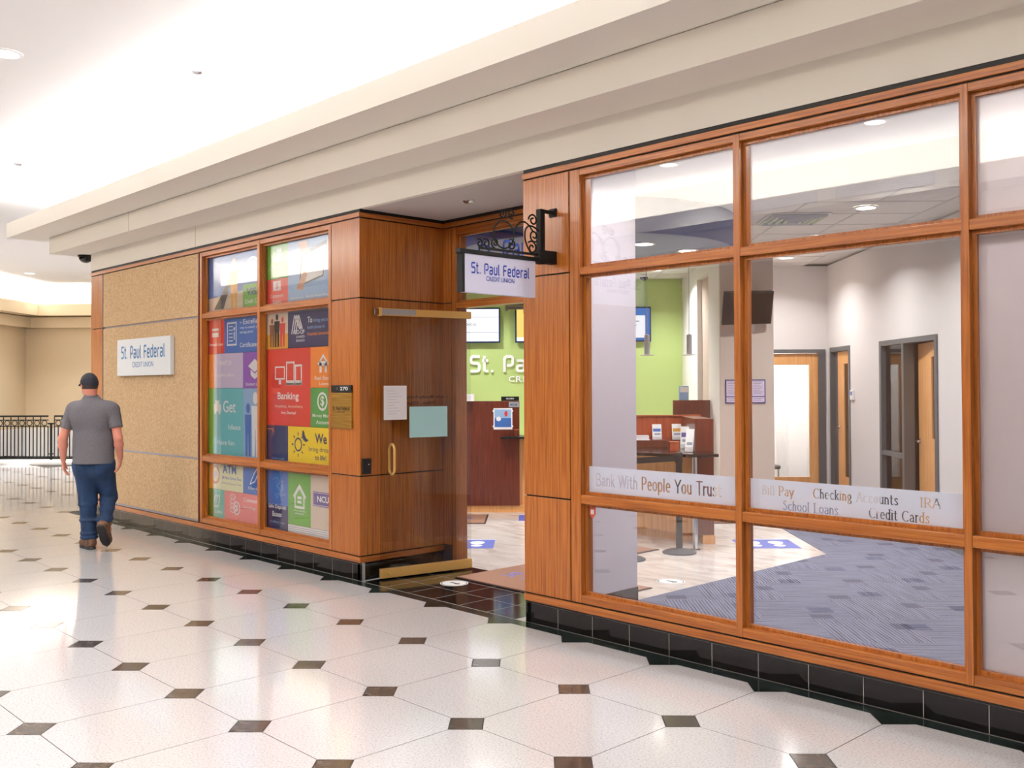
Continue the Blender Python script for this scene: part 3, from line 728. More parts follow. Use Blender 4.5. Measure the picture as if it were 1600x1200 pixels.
# window 1, middle pane
t = poster('poster sheet with Excellent Certificates square and teal Get Ideas square, middle pane')
a = ptile(t, C1[0], C1[1], 1.950, 2.315, 'p_red')
prt(a, rect2(-5.97, -5.83, 2.12, 2.21), 'p_white'); prt(a, rect2(-5.965, -5.835, 2.165, 2.185), 'p_red', 'print', 2); ptx(a, 'Personal Loans', -6.03, -5.74, 2.03, 2.06)
a = ptile(t, C1[1], C1[3], 1.950, 2.315, 'p_blue')
prt(a, ribbon2([(-5.64, 2.03), (-5.46, 2.03), (-5.46, 2.25), (-5.64, 2.25)], .018, True), 'p_white', 'icon')
for k in range(5): prt(a, rect2(-5.61, -5.53, 2.065 + .036 * k, 2.075 + .036 * k), 'p_white', 'icon')
prt(a, disc2(-5.50, 2.19, .018), 'p_white', 'icon'); prt(a, rect2(-5.51, -5.49, 2.08, 2.16), 'p_white', 'icon')
ptx(a, 'An', -5.385, -5.345, 2.235, 2.257); ptx(a, 'Excellent', -5.315, -4.935, 2.225, 2.275); ptx(a, 'way to watch your', -5.385, -4.96, 2.175, 2.205); ptx(a, 'savings grow', -5.385, -5.12, 2.13, 2.16); ptx(a, 'Certificates', -5.385, -5.03, 2.00, 2.045)
a = ptile(t, C1[0], C1[2], 1.597, 1.947, 'p_lilac'); prt(a, rect2(C1[0], -5.92, 1.597, 1.947), 'p_orange')  # left strip: wood jamb's reflection in the glass put into the print colour
ptx(a, 'I need to', -5.86, -5.56, 1.83, 1.89); ptx(a, 'make plans', -5.86, -5.50, 1.70, 1.75)
a = ptile(t, C1[2], C1[3], 1.597, 1.947, 'p_purple')
prt(a, poly2([(-5.22, 1.81), (-5.09, 1.75), (-4.96, 1.81), (-5.09, 1.88)]), 'p_white', 'icon'); prt(a, poly2([(-5.17, 1.775), (-5.09, 1.735), (-5.01, 1.775), (-5.01, 1.72), (-5.09, 1.68), (-5.17, 1.72)]), 'p_white', 'icon'); ptx(a, 'Student Loans', -5.27, -4.93, 1.62, 1.65)
a = ptile(t, C1[0], C1[2], .903, 1.594, 'p_teal'); prt(a, rect2(C1[0], -5.935, .903, 1.594), 'p_green')  # green strip is the jamb's reflection over the teal, put into colour
ptx(a, 'Get', -5.73, -5.47, 1.35, 1.47); ptx(a, 'Ideas', -5.62, -5.37, 1.18, 1.23); ptx(a, 'Have fun', -5.86, -5.50, 1.02, 1.07)
prt(a, rect2(-5.93, -5.78, 1.36, 1.43), 'p_white', 'icon'); prt(a, rect2(-5.90, -5.81, 1.43, 1.47), 'p_white', 'icon'); prt(a, disc2(-5.90, 1.35, .022), 'p_white', 'icon', 2); prt(a, disc2(-5.81, 1.35, .022), 'p_white', 'icon', 2)
a = ptile(t, C1[2], C1[3], .903, 1.594, 'p_sky')
prt(a, person2(-5.08, .93, .63, .15), 'p_white'); prt(a, person2(-5.22, .93, .52, .13), 'p_blue', 'print', 2); prt(a, person2(-4.98, .93, .46, .11), 'p_lilac', 'print', 3)
# window 1, bottom pane
t = poster('poster sheet with ATM square and coin stack square, lower pane beside the cork wall')
a = ptile(t, C1[0], C1[2], .562, .842, 'p_cream'); prt(a, rect2(C1[0], -5.94, .562, .842), 'p_gold')  # gold strip paints in the jamb mirrored over the cream
prt(a, ring2(-5.90, .71, .075, .095), 'p_rose', 'icon', 2); prt(a, disc2(-5.90, .71, .035), 'p_lilac', 'icon', 2)
ptx(a, 'ATM', -5.74, -5.46, .735, .822, 'p_blue', .02); ptx(a, '24 Hour Drive Thru', -5.76, -5.36, .675, .705, 'p_blue'); ptx(a, '& Surcharge Free', -5.76, -5.36, .62, .645, 'p_grey')
a = ptile(t, C1[2], C1[3], .562, .842, 'p_blue')
prt(a, ribbon2([(-5.17, .68), (-5.10, .77), (-5.03, .83), (-5.00, .80), (-5.09, .69), (-5.18, .66)], .012, True), 'p_white', 'icon'); ptx(a, 'Checking', -5.22, -4.95, .60, .635)
a = ptile(t, C1[0], C1[1], .265, .559, 'p_mint'); prt(a, rect2(C1[0], -5.935, .265, .559), 'p_olive')  # olive strip paints in the jamb mirrored over the mint
for dx in (0, .055): prt(a, ribbon2([(-5.90 + dx + .03 * math.cos(q) + .02 * math.sin(q), .44 + .06 * math.sin(q)) for q in [2 * math.pi * i / 20 for i in range(20)]], .010, True), 'p_white', 'icon')
ptx(a, 'Links', -5.90, -5.76, .32, .35)
a = ptile(t, C1[1], C1[3], .265, .559, 'p_rose')
for k in range(4): prt(a, ring2(-5.53, .375 + .045 * k, .042, .055, sy=.45), 'p_white', 'icon')
prt(a, ring2(-5.45, .40, .055, .068), 'p_white', 'icon', 2); ptx(a, '$', -5.475, -5.425, .365, .435)
ptx(a, 'Commercial', -5.31, -4.95, .48, .52); ptx(a, 'Lending', -5.31, -5.08, .41, .44)
# window 2, top pane
t = poster('poster sheet with Consumer Loans square and tablet photo, upper pane beside the plaque pillar')
a = ptile(t, C2[0], C2[1], 2.622, 2.96, 'p_green')
for k in range(3): prt(a, ribbon2([(-4.70 + .03 * k, 2.80), (-4.66 + .03 * k, 2.90), (-4.62 + .03 * k, 2.80)], .012), 'p_white', 'icon')
ptx(a, 'Love your', -4.80, -4.53, 2.70, 2.74)
a = ptile(t, C2[0], C2[1], 2.37, 2.619, 'p_red')
prt(a, rect2(-4.74, -4.60, 2.51, 2.60), 'p_white', 'icon'); ptx(a, '$', -4.69, -4.65, 2.52, 2.585, 'p_red'); ptx(a, 'Consumer', -4.79, -4.55, 2.445, 2.48); ptx(a, 'Loans', -4.74, -4.60, 2.39, 2.425)
a = ptile(t, C2[1], C2[3], 2.37, 2.96, 'p_sky')
prt(a, poly2([(-4.28, 2.52), (-3.88, 2.58), (-3.82, 2.90), (-4.24, 2.82)]), 'p_dark'); prt(a, poly2([(-4.26, 2.535), (-3.89, 2.595), (-3.84, 2.86), (-4.225, 2.785)]), 'p_white', 'print', 2)
prt(a, poly2([(-4.33, 2.50), (-4.22, 2.48), (-4.14, 2.62), (-4.20, 2.66)]), 'p_skin', 'print', 3); prt(a, poly2([(-4.24, 2.80), (-4.10, 2.83), (-4.16, 2.93), (-4.30, 2.92)]), 'p_skin', 'print', 3)
ptx(a, 'eStatements - Mobile Phone Deposit', -4.44, -3.73, 2.40, 2.43)
# window 2, middle pane
t = poster('poster sheet with red Banking square and yellow sun and moon square, middle pane')
a = ptile(t, C2[0], C2[1], 1.962, 2.315, 'p_sand'); prt(a, rect2(C2[0], C2[1], 1.962, 2.10), 'p_gold')
prt(a, person2(-4.76, 1.98, .27, .10), 'p_brown', 'print', 2); prt(a, person2(-4.67, 1.98, .31, .10), 'p_dark', 'print', 3); prt(a, person2(-4.57, 1.98, .28, .10), 'p_red', 'print', 4)
a = ptile(t, C2[1], C2[3], 1.962, 2.315, 'p_navy')
for dx in (0, .035, .07): prt(a, ribbon2([(-4.41 + dx, 2.09), (-4.36 + dx, 2.26)], .016), 'p_white', 'emblem')
for dx in (0, .035, .07): prt(a, ribbon2([(-4.36 + dx, 2.26), (-4.27 + dx * .6, 2.13)], .016), 'p_white', 'emblem')
ptx(a, 'CO-OP', -4.36, -4.19, 2.085, 2.125, 'p_white', .02); ptx(a, 'SHARED', -4.33, -4.19, 2.05, 2.072); ptx(a, 'BRANCH', -4.33, -4.19, 2.015, 2.037)
ptx(a, 'To', -4.14, -4.06, 2.18, 2.235, 'p_white', .02); ptx(a, 'bring you a', -4.04, -3.81, 2.175, 2.215, 'p_sky'); ptx(a, 'bold choice in', -4.14, -3.86, 2.125, 2.155, 'p_sky'); ptx(a, 'financial convenience', -4.14, -3.72, 2.065, 2.095, 'p_orange')
a = ptile(t, C2[0], C2[2], 1.246, 1.959, 'p_red')
prt(a, ribbon2([(-4.70, 1.68), (-4.54, 1.68), (-4.54, 1.79), (-4.70, 1.79)], .014, True), 'p_white', 'icon'); prt(a, poly2([(-4.64, 1.63), (-4.60, 1.63), (-4.60, 1.67), (-4.64, 1.67)]), 'p_white', 'icon')
for x, w_, h_ in ((-4.50, .13, .20), (-4.345, .10, .17)):
    prt(a, ribbon2([(x, 1.63), (x + w_, 1.63), (x + w_, 1.63 + h_), (x, 1.63 + h_)], .018, True), 'p_white', 'icon'); prt(a, rect2(x, x + w_, 1.625, 1.665), 'p_white', 'icon')
ptx(a, 'Banking', -4.66, -4.29, 1.47, 1.555, 'p_white', .015); ptx(a, 'Anytime, Anywhere,', -4.71, -4.22, 1.405, 1.44, 'p_sand'); ptx(a, 'Any Device!', -4.60, -4.34, 1.345, 1.38, 'p_white')
a = ptile(t, C2[2], C2[3], 1.597, 1.959, 'p_orange')
prt(a, ribbon2([(-3.97, 1.80), (-3.885, 1.88), (-3.80, 1.80)], .022), 'p_white', 'icon'); prt(a, merge2([rect2(-3.945, -3.91, 1.73, 1.815), rect2(-3.86, -3.825, 1.73, 1.815), rect2(-3.945, -3.825, 1.79, 1.83)]), 'p_white', 'icon')
ptx(a, 'Real Estate', -4.02, -3.74, 1.665, 1.70); ptx(a, 'Loans', -3.95, -3.80, 1.62, 1.645)
a = ptile(t, C2[2], C2[3], 1.246, 1.594, 'p_dkgreen')
prt(a, ring2(-3.90, 1.475, .062, .082), 'p_white', 'icon'); ptx(a, '$', -3.93, -3.87, 1.425, 1.525, 'p_white', .02); ptx(a, 'Money Market', -4.06, -3.72, 1.325, 1.365); ptx(a, 'Accounts', -4.00, -3.77, 1.275, 1.31)
a = ptile(t, C2[0], C2[1], .903, 1.243, 'p_navy'); prt(a, merge2([rect2(-4.85, -4.74, 1.205, 1.213), rect2(-4.748, -4.74, 1.18, 1.213)]), 'p_orange', 'icon'); ptx(a, 'Contact us today', -4.77, -4.54, .925, .945, 'p_sky')
a = ptile(t, C2[1], C2[3], .903, 1.243, 'p_yellow')
prt(a, ring2(-4.30, 1.08, .048, .064), 'p_ink', 'icon')
for k in range(8):
    q = k * math.pi / 4; prt(a, ribbon2([(-4.30 + r * math.cos(q), 1.08 + r * math.sin(q)) for r in (.082, .112)], .014), 'p_ink', 'icon')
mo = [(-4.20 + .055 * math.cos(q), 1.175 + .06 * math.sin(q)) for q in [math.radians(100 + 260 * i / 16 - 10) for i in range(17)]]
mi_ = [(-4.175 + .045 * math.cos(q), 1.19 + .05 * math.sin(q)) for q in [math.radians(340 - 235 * i / 12) for i in range(13)]]
prt(a, poly2([(-4.225, 1.215), (-4.235, 1.17), (-4.215, 1.125), (-4.17, 1.105), (-4.125, 1.125), (-4.165, 1.14), (-4.19, 1.17), (-4.198, 1.20)]), 'p_ink', 'icon')
ptx(a, 'We', -4.02, -3.83, 1.10, 1.19, 'p_ink', .02); ptx(a, 'bring dreams', -4.12, -3.72, 1.015, 1.07, 'p_ink', 0); ptx(a, 'to life!', -4.02, -3.84, .955, 1.00, 'p_ink', .015)
# window 2, bottom pane
t = poster('poster sheet with Safe Deposit Boxes, house emblem and NCUA squares, lower pane')
a = ptile(t, C2[0], C2[1], .265, .842, 'p_blue'); prt(a, rect2(C2[0], C2[1], .265, .50), 'p_navy')
random.seed(3)
for k in range(16):
    x, z = -4.72 + random.random() * .16, .60 + random.random() * .2
    prt(a, ribbon2([(x, z), (x + random.uniform(-.05, .05), z + random.uniform(-.06, .06)), (x + random.uniform(-.07, .07), z + random.uniform(-.06, .06))], .006), 'p_sky', 'print', 2)
ptx(a, 'Safe Deposit', -4.83, -4.51, .455, .505, 'p_white', .015); ptx(a, 'Boxes', -4.76, -4.59, .39, .44, 'p_white', .015); ptx(a, 'of different sizes', -4.80, -4.54, .33, .352, 'p_sky')
a = ptile(t, C2[1], C2[2], .345, .842, 'p_green')
prt(a, ribbon2([(-4.38, .60), (-4.28, .70), (-4.18, .60)], .032), 'p_white', 'emblem'); prt(a, ribbon2([(-4.355, .62), (-4.355, .51), (-4.205, .51), (-4.205, .62)], .022), 'p_white', 'emblem')
prt(a, merge2([rect2(-4.315, -4.245, .585, .61), rect2(-4.315, -4.245, .545, .57)]), 'p_white', 'emblem'); ptx(a, 'EQUAL HOUSING', -4.38, -4.18, .47, .485); ptx(a, 'OPPORTUNITY', -4.36, -4.20, .445, .46)
a = ptile(t, C2[2], C2[3], .345, .842, 'p_sand')
prt(a, rect2(-4.055, -3.70, .545, .675), 'p_plum'); prt(a, ribbon2([(-4.045, .555), (-3.71, .555), (-3.71, .665), (-4.045, .665)], .005, True), 'p_lilac', 'print', 2); ptx(a, 'NCUA', -3.985, -3.735, .585, .64, 'p_white', .02)
a = ptile(t, C2[1], C2[3], .265, .342, 'p_white')
for k in range(3): prt(a, rect2(C2[1] + .01, C2[3] - .02, .285 + .018 * k, .289 + .018 * k), 'p_grey')
# opaque backing behind the posters
bk = struct('wall_poster_backing', 'dark board closing the back of the poster windows', 'wall')
MB().box(-6.10, -3.65, .120, .135, Z1, Z4).build('board', 'p_dark', bk)

# ================================================================== FROSTED BANDS WITH CUT-OUT LETTERING (windows 3 and 4)
def cr(pts, n=7):
    """smooth curve through points"""
    P = [pts[0]] + list(pts) + [pts[-1]]; out = []
    for i in range(1, len(P) - 2):
        for k in range(n):
            u = k / n; p = []
            for c_ in (0, 1):
                a, b, c2, e = P[i - 1][c_], P[i][c_], P[i + 1][c_], P[i + 2][c_]
                p.append(.5 * (2 * b + (c2 - a) * u + (2 * a - 5 * b + 4 * c2 - e) * u * u + (3 * b - a - 3 * c2 + e) * u ** 3))
            out.append(tuple(p))
    return out + [pts[-1]]
def arc(cx, cy, rx, ry, a0, a1, n=18): return [(cx + rx * math.cos(math.radians(a0 + (a1 - a0) * k / n)), cy + ry * math.sin(math.radians(a0 + (a1 - a0) * k / n))) for k in range(n + 1)]
ST = lambda x, a, b: [(x, a), (x, b)]
GL = {
 'B': (.60, [ST(.08, 0, 1), [(.08, 1)] + arc(.28, .76, .2, .24, 90, -90) + [(.08, .52)], [(.08, .52)] + arc(.3, .26, .24, .26, 90, -90) + [(.08, 0)]]),
 'P': (.58, [ST(.08, 0, 1), [(.08, 1)] + arc(.28, .73, .24, .27, 90, -90) + [(.08, .46)]]),
 'R': (.62, [ST(.08, 0, 1), [(.08, 1)] + arc(.28, .74, .22, .26, 90, -90) + [(.08, .48)], [(.28, .48), (.60, 0)]]),
 'I': (.22, [ST(.1, 0, 1)]), 'L': (.54, [ST(.08, 0, 1), [(.08, 0), (.52, 0)]]), 'T': (.60, [[(0, 1), (.6, 1)], ST(.3, 0, 1)]),
 'Y': (.62, [[(0, 1), (.3, .46)], [(.3, .46), (.62, 1)], ST(.3, 0, .46)]), 'W': (.92, [[(0, 1), (.23, 0)], [(.23, 0), (.45, 1)], [(.45, 1), (.68, 0)], [(.68, 0), (.92, 1)]]),
 'A': (.66, [[(0, 0), (.33, 1)], [(.33, 1), (.66, 0)], [(.12, .36), (.54, .36)]]), 'C': (.70, [arc(.40, .5, .36, .5, 48, 312, 24)]),
 'S': (.52, [cr([(.46, .82), (.28, 1), (.07, .79), (.27, .53), (.48, .25), (.26, 0), (.04, .18)])]),
 'a': (.46, [cr([(.06, .55), (.22, .68), (.38, .5)]) + [(.38, 0)], cr([(.38, .42), (.14, .34), (.05, .16), (.17, 0), (.38, .13)])]),
 'n': (.46, [ST(.06, 0, .68), cr([(.06, .5), (.23, .67), (.38, .47)]) + [(.38, 0)]]), 'h': (.46, [ST(.06, 0, 1), cr([(.06, .5), (.23, .67), (.38, .47)]) + [(.38, 0)]]),
 'u': (.46, [[(.06, .68)] + cr([(.06, .2), (.2, 0), (.38, .16)]), ST(.38, 0, .68)]), 'r': (.32, [ST(.06, 0, .68), cr([(.06, .48), (.18, .66), (.31, .63)])]),
 'k': (.44, [ST(.06, 0, 1), [(.38, .66), (.08, .3)], [(.17, .38), (.42, 0)]]), 'i': (.18, [ST(.07, 0, .68), ST(.07, .90, .93)]),
 't': (.32, [[(.12, .92)] + cr([(.12, .14), (.2, 0), (.3, .05)]), [(0, .66), (.28, .66)]]), 'l': (.18, [ST(.07, 0, 1)]),
 'd': (.50, [ST(.42, 0, 1), arc(.24, .34, .19, .34, 0, 360, 24)]), 'o': (.50, [arc(.24, .34, .20, .34, 0, 360, 24)]), 'p': (.50, [ST(.06, -.28, .68), arc(.25, .34, .20, .34, 0, 360, 24)]),
 'e': (.48, [[(.05, .37), (.43, .37)] + arc(.24, .34, .19, .34, 6, 310, 22)]), 'c': (.44, [arc(.24, .34, .2, .34, 45, 315, 20)]),
 'g': (.48, [arc(.21, .42, .16, .26, 0, 360, 22), cr([(.12, .18), (.10, .08), (.36, .02), (.42, -.14), (.22, -.28), (.05, -.15), (.14, .0)])]),
 's': (.40, [cr([(.34, .56), (.20, .68), (.07, .53), (.20, .36), (.35, .17), (.19, 0), (.04, .11)])]), 'y': (.46, [[(0, .68), (.23, .02)], [(.46, .68), (.14, -.28)]]), ' ': (.30, [])}
def word_strokes(s, serif):
    x = 0; out = []
    for ch in s:
        adv, sts = GL[ch]
        for st in sts:
            out.append([(x + p[0], p[1]) for p in st])
            if serif and len(st) == 2 and abs(st[0][0] - st[1][0]) < .55 * abs(st[0][1] - st[1][1]) and abs(st[0][1] - st[1][1]) > .2:
                for p in st:
                    if min(abs(p[1] - q) for q in (0, 1, .68, -.28)) < .01: out.append([(x + p[0] - .085, p[1]), (x + p[0] + .085, p[1])])
        x += adv + (.13 if serif else .11)
    return out, x
def film(label, x0, x1, z0, z1, words_, nz=150):
    """thin vinyl sheet; letters are real gaps, found row by row"""
    t = thing('window_decal', label, 'decal', (0, 0, 0), 0, 'frosted bands on the storefront glass')
    NX = 2600; xs = np.linspace(x0, x1, NX + 1); dz = (z1 - z0) / nz; segs = []
    for s, xa, xb, zb, cap, serif in words_:
        st, w = word_strokes(s, serif); k = (xb - xa) / w
        for p in st:
            for a, b in zip(p[:-1], p[1:]): segs.append((xa + a[0] * k, zb + a[1] * cap, xa + b[0] * k, zb + b[1] * cap, cap * (.070 if serif else .064), cap * (.026 if serif else .036)))
    vs = []; fs = []; yf = .0605
    for r in range(nz):
        zc = z0 + (r + .5) * dz; hole = np.zeros(NX + 1, bool)
        for ax, az, bx, bz, wx, wz in segs:
            if not (min(az, bz) - wz <= zc <= max(az, bz) + wz): continue
            i0 = np.searchsorted(xs, min(ax, bx) - wx); i1 = np.searchsorted(xs, max(ax, bx) + wx)
            if i1 <= i0: continue
            px = (xs[i0:i1] - ax) / wx; pz = (zc - az) / wz; dx = (bx - ax) / wx; dzz = (bz - az) / wz
            tt = np.clip((px * dx + pz * dzz) / max(dx * dx + dzz * dzz, 1e-9), 0, 1)
            hole[i0:i1] |= (px - tt * dx) ** 2 + (pz - tt * dzz) ** 2 <= 1
        i = 0; za, zb2 = z0 + r * dz, z0 + (r + 1) * dz
        edges = np.flatnonzero(np.diff(hole.astype(np.int8))) + 1
        cuts = [0] + list(edges) + [NX]; state = hole[0]
        for c0, c1 in zip(cuts[:-1], cuts[1:]):
            if not hole[min(c0, NX)]:
                k = len(vs); vs += [(xs[c0], yf, za), (xs[c1], yf, za), (xs[c1], yf, zb2), (xs[c0], yf, zb2)]; fs.append((k, k + 1, k + 2, k + 3))
    m = MB(); m.v = vs; m.f = fs; m.mi = [0] * len(fs)
    me = bpy.data.meshes.new('sheet'); me.from_pydata(vs, [], fs); me.materials.append(MATS['frosted_film']); me.update()
    o = bpy.data.objects.new('sheet', me); COL.objects.link(o); o.parent = t
film('frosted band reading Bank With People You Trust on the narrower clear window', -.770, .390, .902, 1.083,
     [('Bank With People You Trust', -.690, .262, .962, .078, False)])
film('frosted band listing Bill Pay, Checking Accounts and Credit Cards on the wide window', .431, 1.632, .902, 1.083,
     [('Bill Pay', .523, .722, 1.000, .050, True), ('Checking Accounts', .832, 1.296, 1.003, .050, True), ('IRA', 1.401, 1.505, 1.005, .045, True),
      ('School Loans', .652, .978, .925, .050, True), ('Credit Cards', 1.140, 1.450, .928, .050, True)])
st = thing('alarm_sticker', 'small red and white alarm sticker in the lower window corner', 'sticker')
f = Frame((-.752, .0600, .745), (1, 0, 0), (0, 0, 1))
mat('sticker_red', (204, 92, 70), .5)
lay(fit2(poly2([(0, 1), (.5, 1.1), (1, 1), (1, .4), (.5, 0), (0, .4)]), 0, .056, 0, .085), f, .0, 'badge', 'sticker_red', st)
lay(rect2(.014, .042, .030, .060), f, .0006, 'print', 'p_white', st)

# ================================================================== THE STORE INTERIOR (diagonal grid: local x = along counter view, y = depth)
def abstruct(name, label, cat='wall'): return struct(name, label, cat, AB(0, 0), ROT45)
fs_ = struct('floor_store', 'pale veined stone floor inside the store', 'floor')
MB().box(-8.97, 4.4, 1.06, 11.0, -.1, 0.0).box(-1.157, 4.4, .10, 1.06, -.1, 0.0).build('stone', 'stone_floor', fs_)
# carpet tiles
cm = mat('carpet', (112, 115, 136), .95, spec=.1); n, l, bs = nodes(cm)
tc = n.new('ShaderNodeTexCoord'); sx_ = n.new('ShaderNodeSeparateXYZ'); l.new(tc.outputs['Object'], sx_.inputs[0])
wv = n.new('ShaderNodeTexWave'); wv.bands_direction = 'Y'; wv.inputs['Scale'].default_value = 13; wv.inputs['Distortion'].default_value = 1.2; wv.inputs['Detail'].default_value = 2
mpc = n.new('ShaderNodeMapping'); mpc.inputs['Scale'].default_value = (.25, 1, 1); l.new(tc.outputs['Object'], mpc.inputs[0]); l.new(mpc.outputs[0], wv.inputs[0])
nzc = n.new('ShaderNodeTexNoise'); nzc.inputs['Scale'].default_value = 60; mp2 = n.new('ShaderNodeMapping'); mp2.inputs['Scale'].default_value = (.06, 1, 1); l.new(tc.outputs['Object'], mp2.inputs[0]); l.new(mp2.outputs[0], nzc.inputs[0])
ad = n.new('ShaderNodeMath'); ad.operation = 'MULTIPLY_ADD'; ad.inputs[1].default_value = .45; l.new(wv.outputs['Fac'], ad.inputs[0]); mu = n.new('ShaderNodeMath'); mu.operation = 'MULTIPLY'; mu.inputs[1].default_value = .75; l.new(nzc.outputs['Fac'], mu.inputs[0]); l.new(mu.outputs[0], ad.inputs[2])
crp = n.new('ShaderNodeValToRGB'); crp.color_ramp.elements[0].position = .25; crp.color_ramp.elements[0].color = lin((56, 58, 76)); crp.color_ramp.elements[1].position = .8; crp.color_ramp.elements[1].color = lin((126, 130, 154)); l.new(ad.outputs[0], crp.inputs[0])
def absless(sock, c0, w_):
    s1 = n.new('ShaderNodeMath'); s1.operation = 'SUBTRACT'; s1.inputs[1].default_value = c0; l.new(sock, s1.inputs[0])
    s2 = n.new('ShaderNodeMath'); s2.operation = 'ABSOLUTE'; l.new(s1.outputs[0], s2.inputs[0]); s3 = n.new('ShaderNodeMath'); s3.operation = 'LESS_THAN'; s3.inputs[1].default_value = w_; l.new(s2.outputs[0], s3.inputs[0]); return s3.outputs[0]
an = n.new('ShaderNodeMath'); an.operation = 'MULTIPLY'; l.new(absless(sx_.outputs[0], .10, .075), an.inputs[0]); l.new(absless(sx_.outputs[1], -.23, .06), an.inputs[1])
mxc = n.new('ShaderNodeMix'); mxc.data_type = 'RGBA'; mxc.blend_type = 'MULTIPLY'; mxc.inputs[7].default_value = (.55, .55, .62, 1); l.new(an.outputs[0], mxc.inputs[0]); l.new(crp.outputs[0], mxc.inputs[6]); l.new(mxc.outputs[2], bs.inputs['Base Color'])
def clip(poly, nx, ny, c):      # keep nx*x + ny*y >= c
    out = []
    for i in range(len(poly)):
        p, q = poly[i - 1], poly[i]; dp_, dq = nx * p[0] + ny * p[1] - c, nx * q[0] + ny * q[1] - c
        if (dp_ >= 0) != (dq >= 0):
            u = dp_ / (dp_ - dq); out.append((p[0] + (q[0] - p[0]) * u, p[1] + (q[1] - p[1]) * u))
        if dq >= 0: out.append(q)
    return out
cf = abstruct('floor_carpet', 'blue grey striped carpet tiles in the waiting area', 'floor')
TS = .61; full = MB().prism([(-.304, -.304), (.304, -.304), (.304, .304), (-.304, .304)], .0, .006).mesh('carpet_tile', 'carpet')
def XofAB(A, B): return CAM.x + S2 * (A - B)
def YofAB(A, B): return CAM.y + S2 * (A + B)
for i in range(-4, 8):
    for j in range(3, 23):
        ca, cb = (i + .5) * TS + (.30 if j % 2 else 0) + .05, (j + .5) * TS
        sq = [(ca - .304, cb - .304), (ca + .304, cb - .304), (ca + .304, cb + .304), (ca - .304, cb + .304)]
        # region: right of x=-1.157, or right of the diagonal edge A>2.80; inside glass line and right wall
        pieces = []
        R1 = clip(clip(clip(sq, S2, -S2, -1.157 - CAM.x), 0, -1, -9.29), 1, 0, -99)
        R2 = clip(clip(sq, 1, 0, 2.76), 0, 1, 9.29)
        for pl in (R1, R2):
            pl = clip(clip(clip(pl, S2, S2, .12 - CAM.y), -1, 0, -3.995), 0, -1, -13.34) if len(pl) > 2 else pl
            if len(pl) > 2: pieces.append(pl)
        if not pieces: continue
        odd = ((i + (j // 2)) % 2 == 0); rz = math.pi / 2 if odd else 0
        if len(pieces) == 1 and len(pieces[0]) == 4 and all(min(math.dist(p, q) for q in sq) < 1e-6 for p in pieces[0]):
            put(full, 'carpet_tile', cf, (ca, cb, 0), rz)
        else:
            for pl in pieces:
                c0, s0 = math.cos(-rz), math.sin(-rz)
                lp = [((p[0] - ca) * c0 - (p[1] - cb) * s0, (p[0] - ca) * s0 + (p[1] - cb) * c0) for p in pl]
                area_ = .5 * sum(lp[k - 1][0] * lp[k][1] - lp[k][0] * lp[k - 1][1] for k in range(len(lp)))
                if abs(area_) < 2e-3: continue
                MB().prism(lp, 0, .006).build('carpet_tile', 'carpet', cf, loc=(ca, cb, 0), rz=rz)

# walls
w = abstruct('wall_back', 'lime green accent wall behind the tellers'); MB().box(-2.75, 2.45, 14.8, 14.95, 0, SH).build('plaster', 'green_paint', w)
w = abstruct('wall_side', 'white side wall beside the green wall with a taupe niche')
MB().box(2.25, 2.45, 11.86, 12.58, 0, SH).box(2.25, 2.45, 13.45, 14.8, 0, SH).box(2.25, 2.45, 12.58, 13.45, 3.05, SH).build('plaster', 'white_paint', w)
MB().box(2.32, 2.45, 12.58, 13.45, 0, 3.05).build('niche', 'taupe_paint', w)
w = abstruct('wall_column', 'taupe column wall carrying the television'); MB().box(2.25, 2.89, 11.80, 11.86, 0, SH).box(2.45, 2.89, 11.86, 13.35, 0, SH).build('plaster', 'taupe_light', w)
w = abstruct('wall_rear', 'beige rear wall with the wide glass office door')
MB().box(2.89, 2.95, 13.35, 13.5, 0, SH).box(3.965, 4.12, 13.35, 13.5, 0, SH).box(2.95, 3.965, 13.35, 13.5, 2.085, SH).build('plaster', 'wall_paint', w)
w = abstruct('wall_office', 'beige diagonal wall with two office doors')
for b0, b1, z0 in ((2.6, 9.735, 0), (9.735, 11.345, 2.10), (11.345, 12.41, 0), (12.41, 13.22, 2.10), (13.22, 13.5, 0)):
    MB().box(4.0, 4.12, b0, b1, z0, SH).build('plaster', 'wall_paint', w)
for b0, b1 in ((2.6, 9.735), (11.345, 12.41)): MB().box(3.988, 4.0, b0, b1, .006, .10).build('baseboard', 'grey_metal', w)
w = struct('wall_wing', 'white wing wall between the entrance and the clear window', 'wall')
MB().box(-1.247, -1.157, .120, 1.045, 0, SH).build('plaster', 'lilac_paint', w)
MB().box(-1.157, -1.149, .120, 1.045, .006, .105).build('baseboard', 'black_plastic', w)
w = struct('wall_lobby', 'white inner wall behind the left entrance pillar', 'wall')
MB().box(-3.60, -3.262, .140, 1.045, 0, SH).build('plaster', 'wall_paint', w)
MB().box(-9.0, -3.60, .140, .20, 0, SH).build('plaster', 'wall_paint', w)

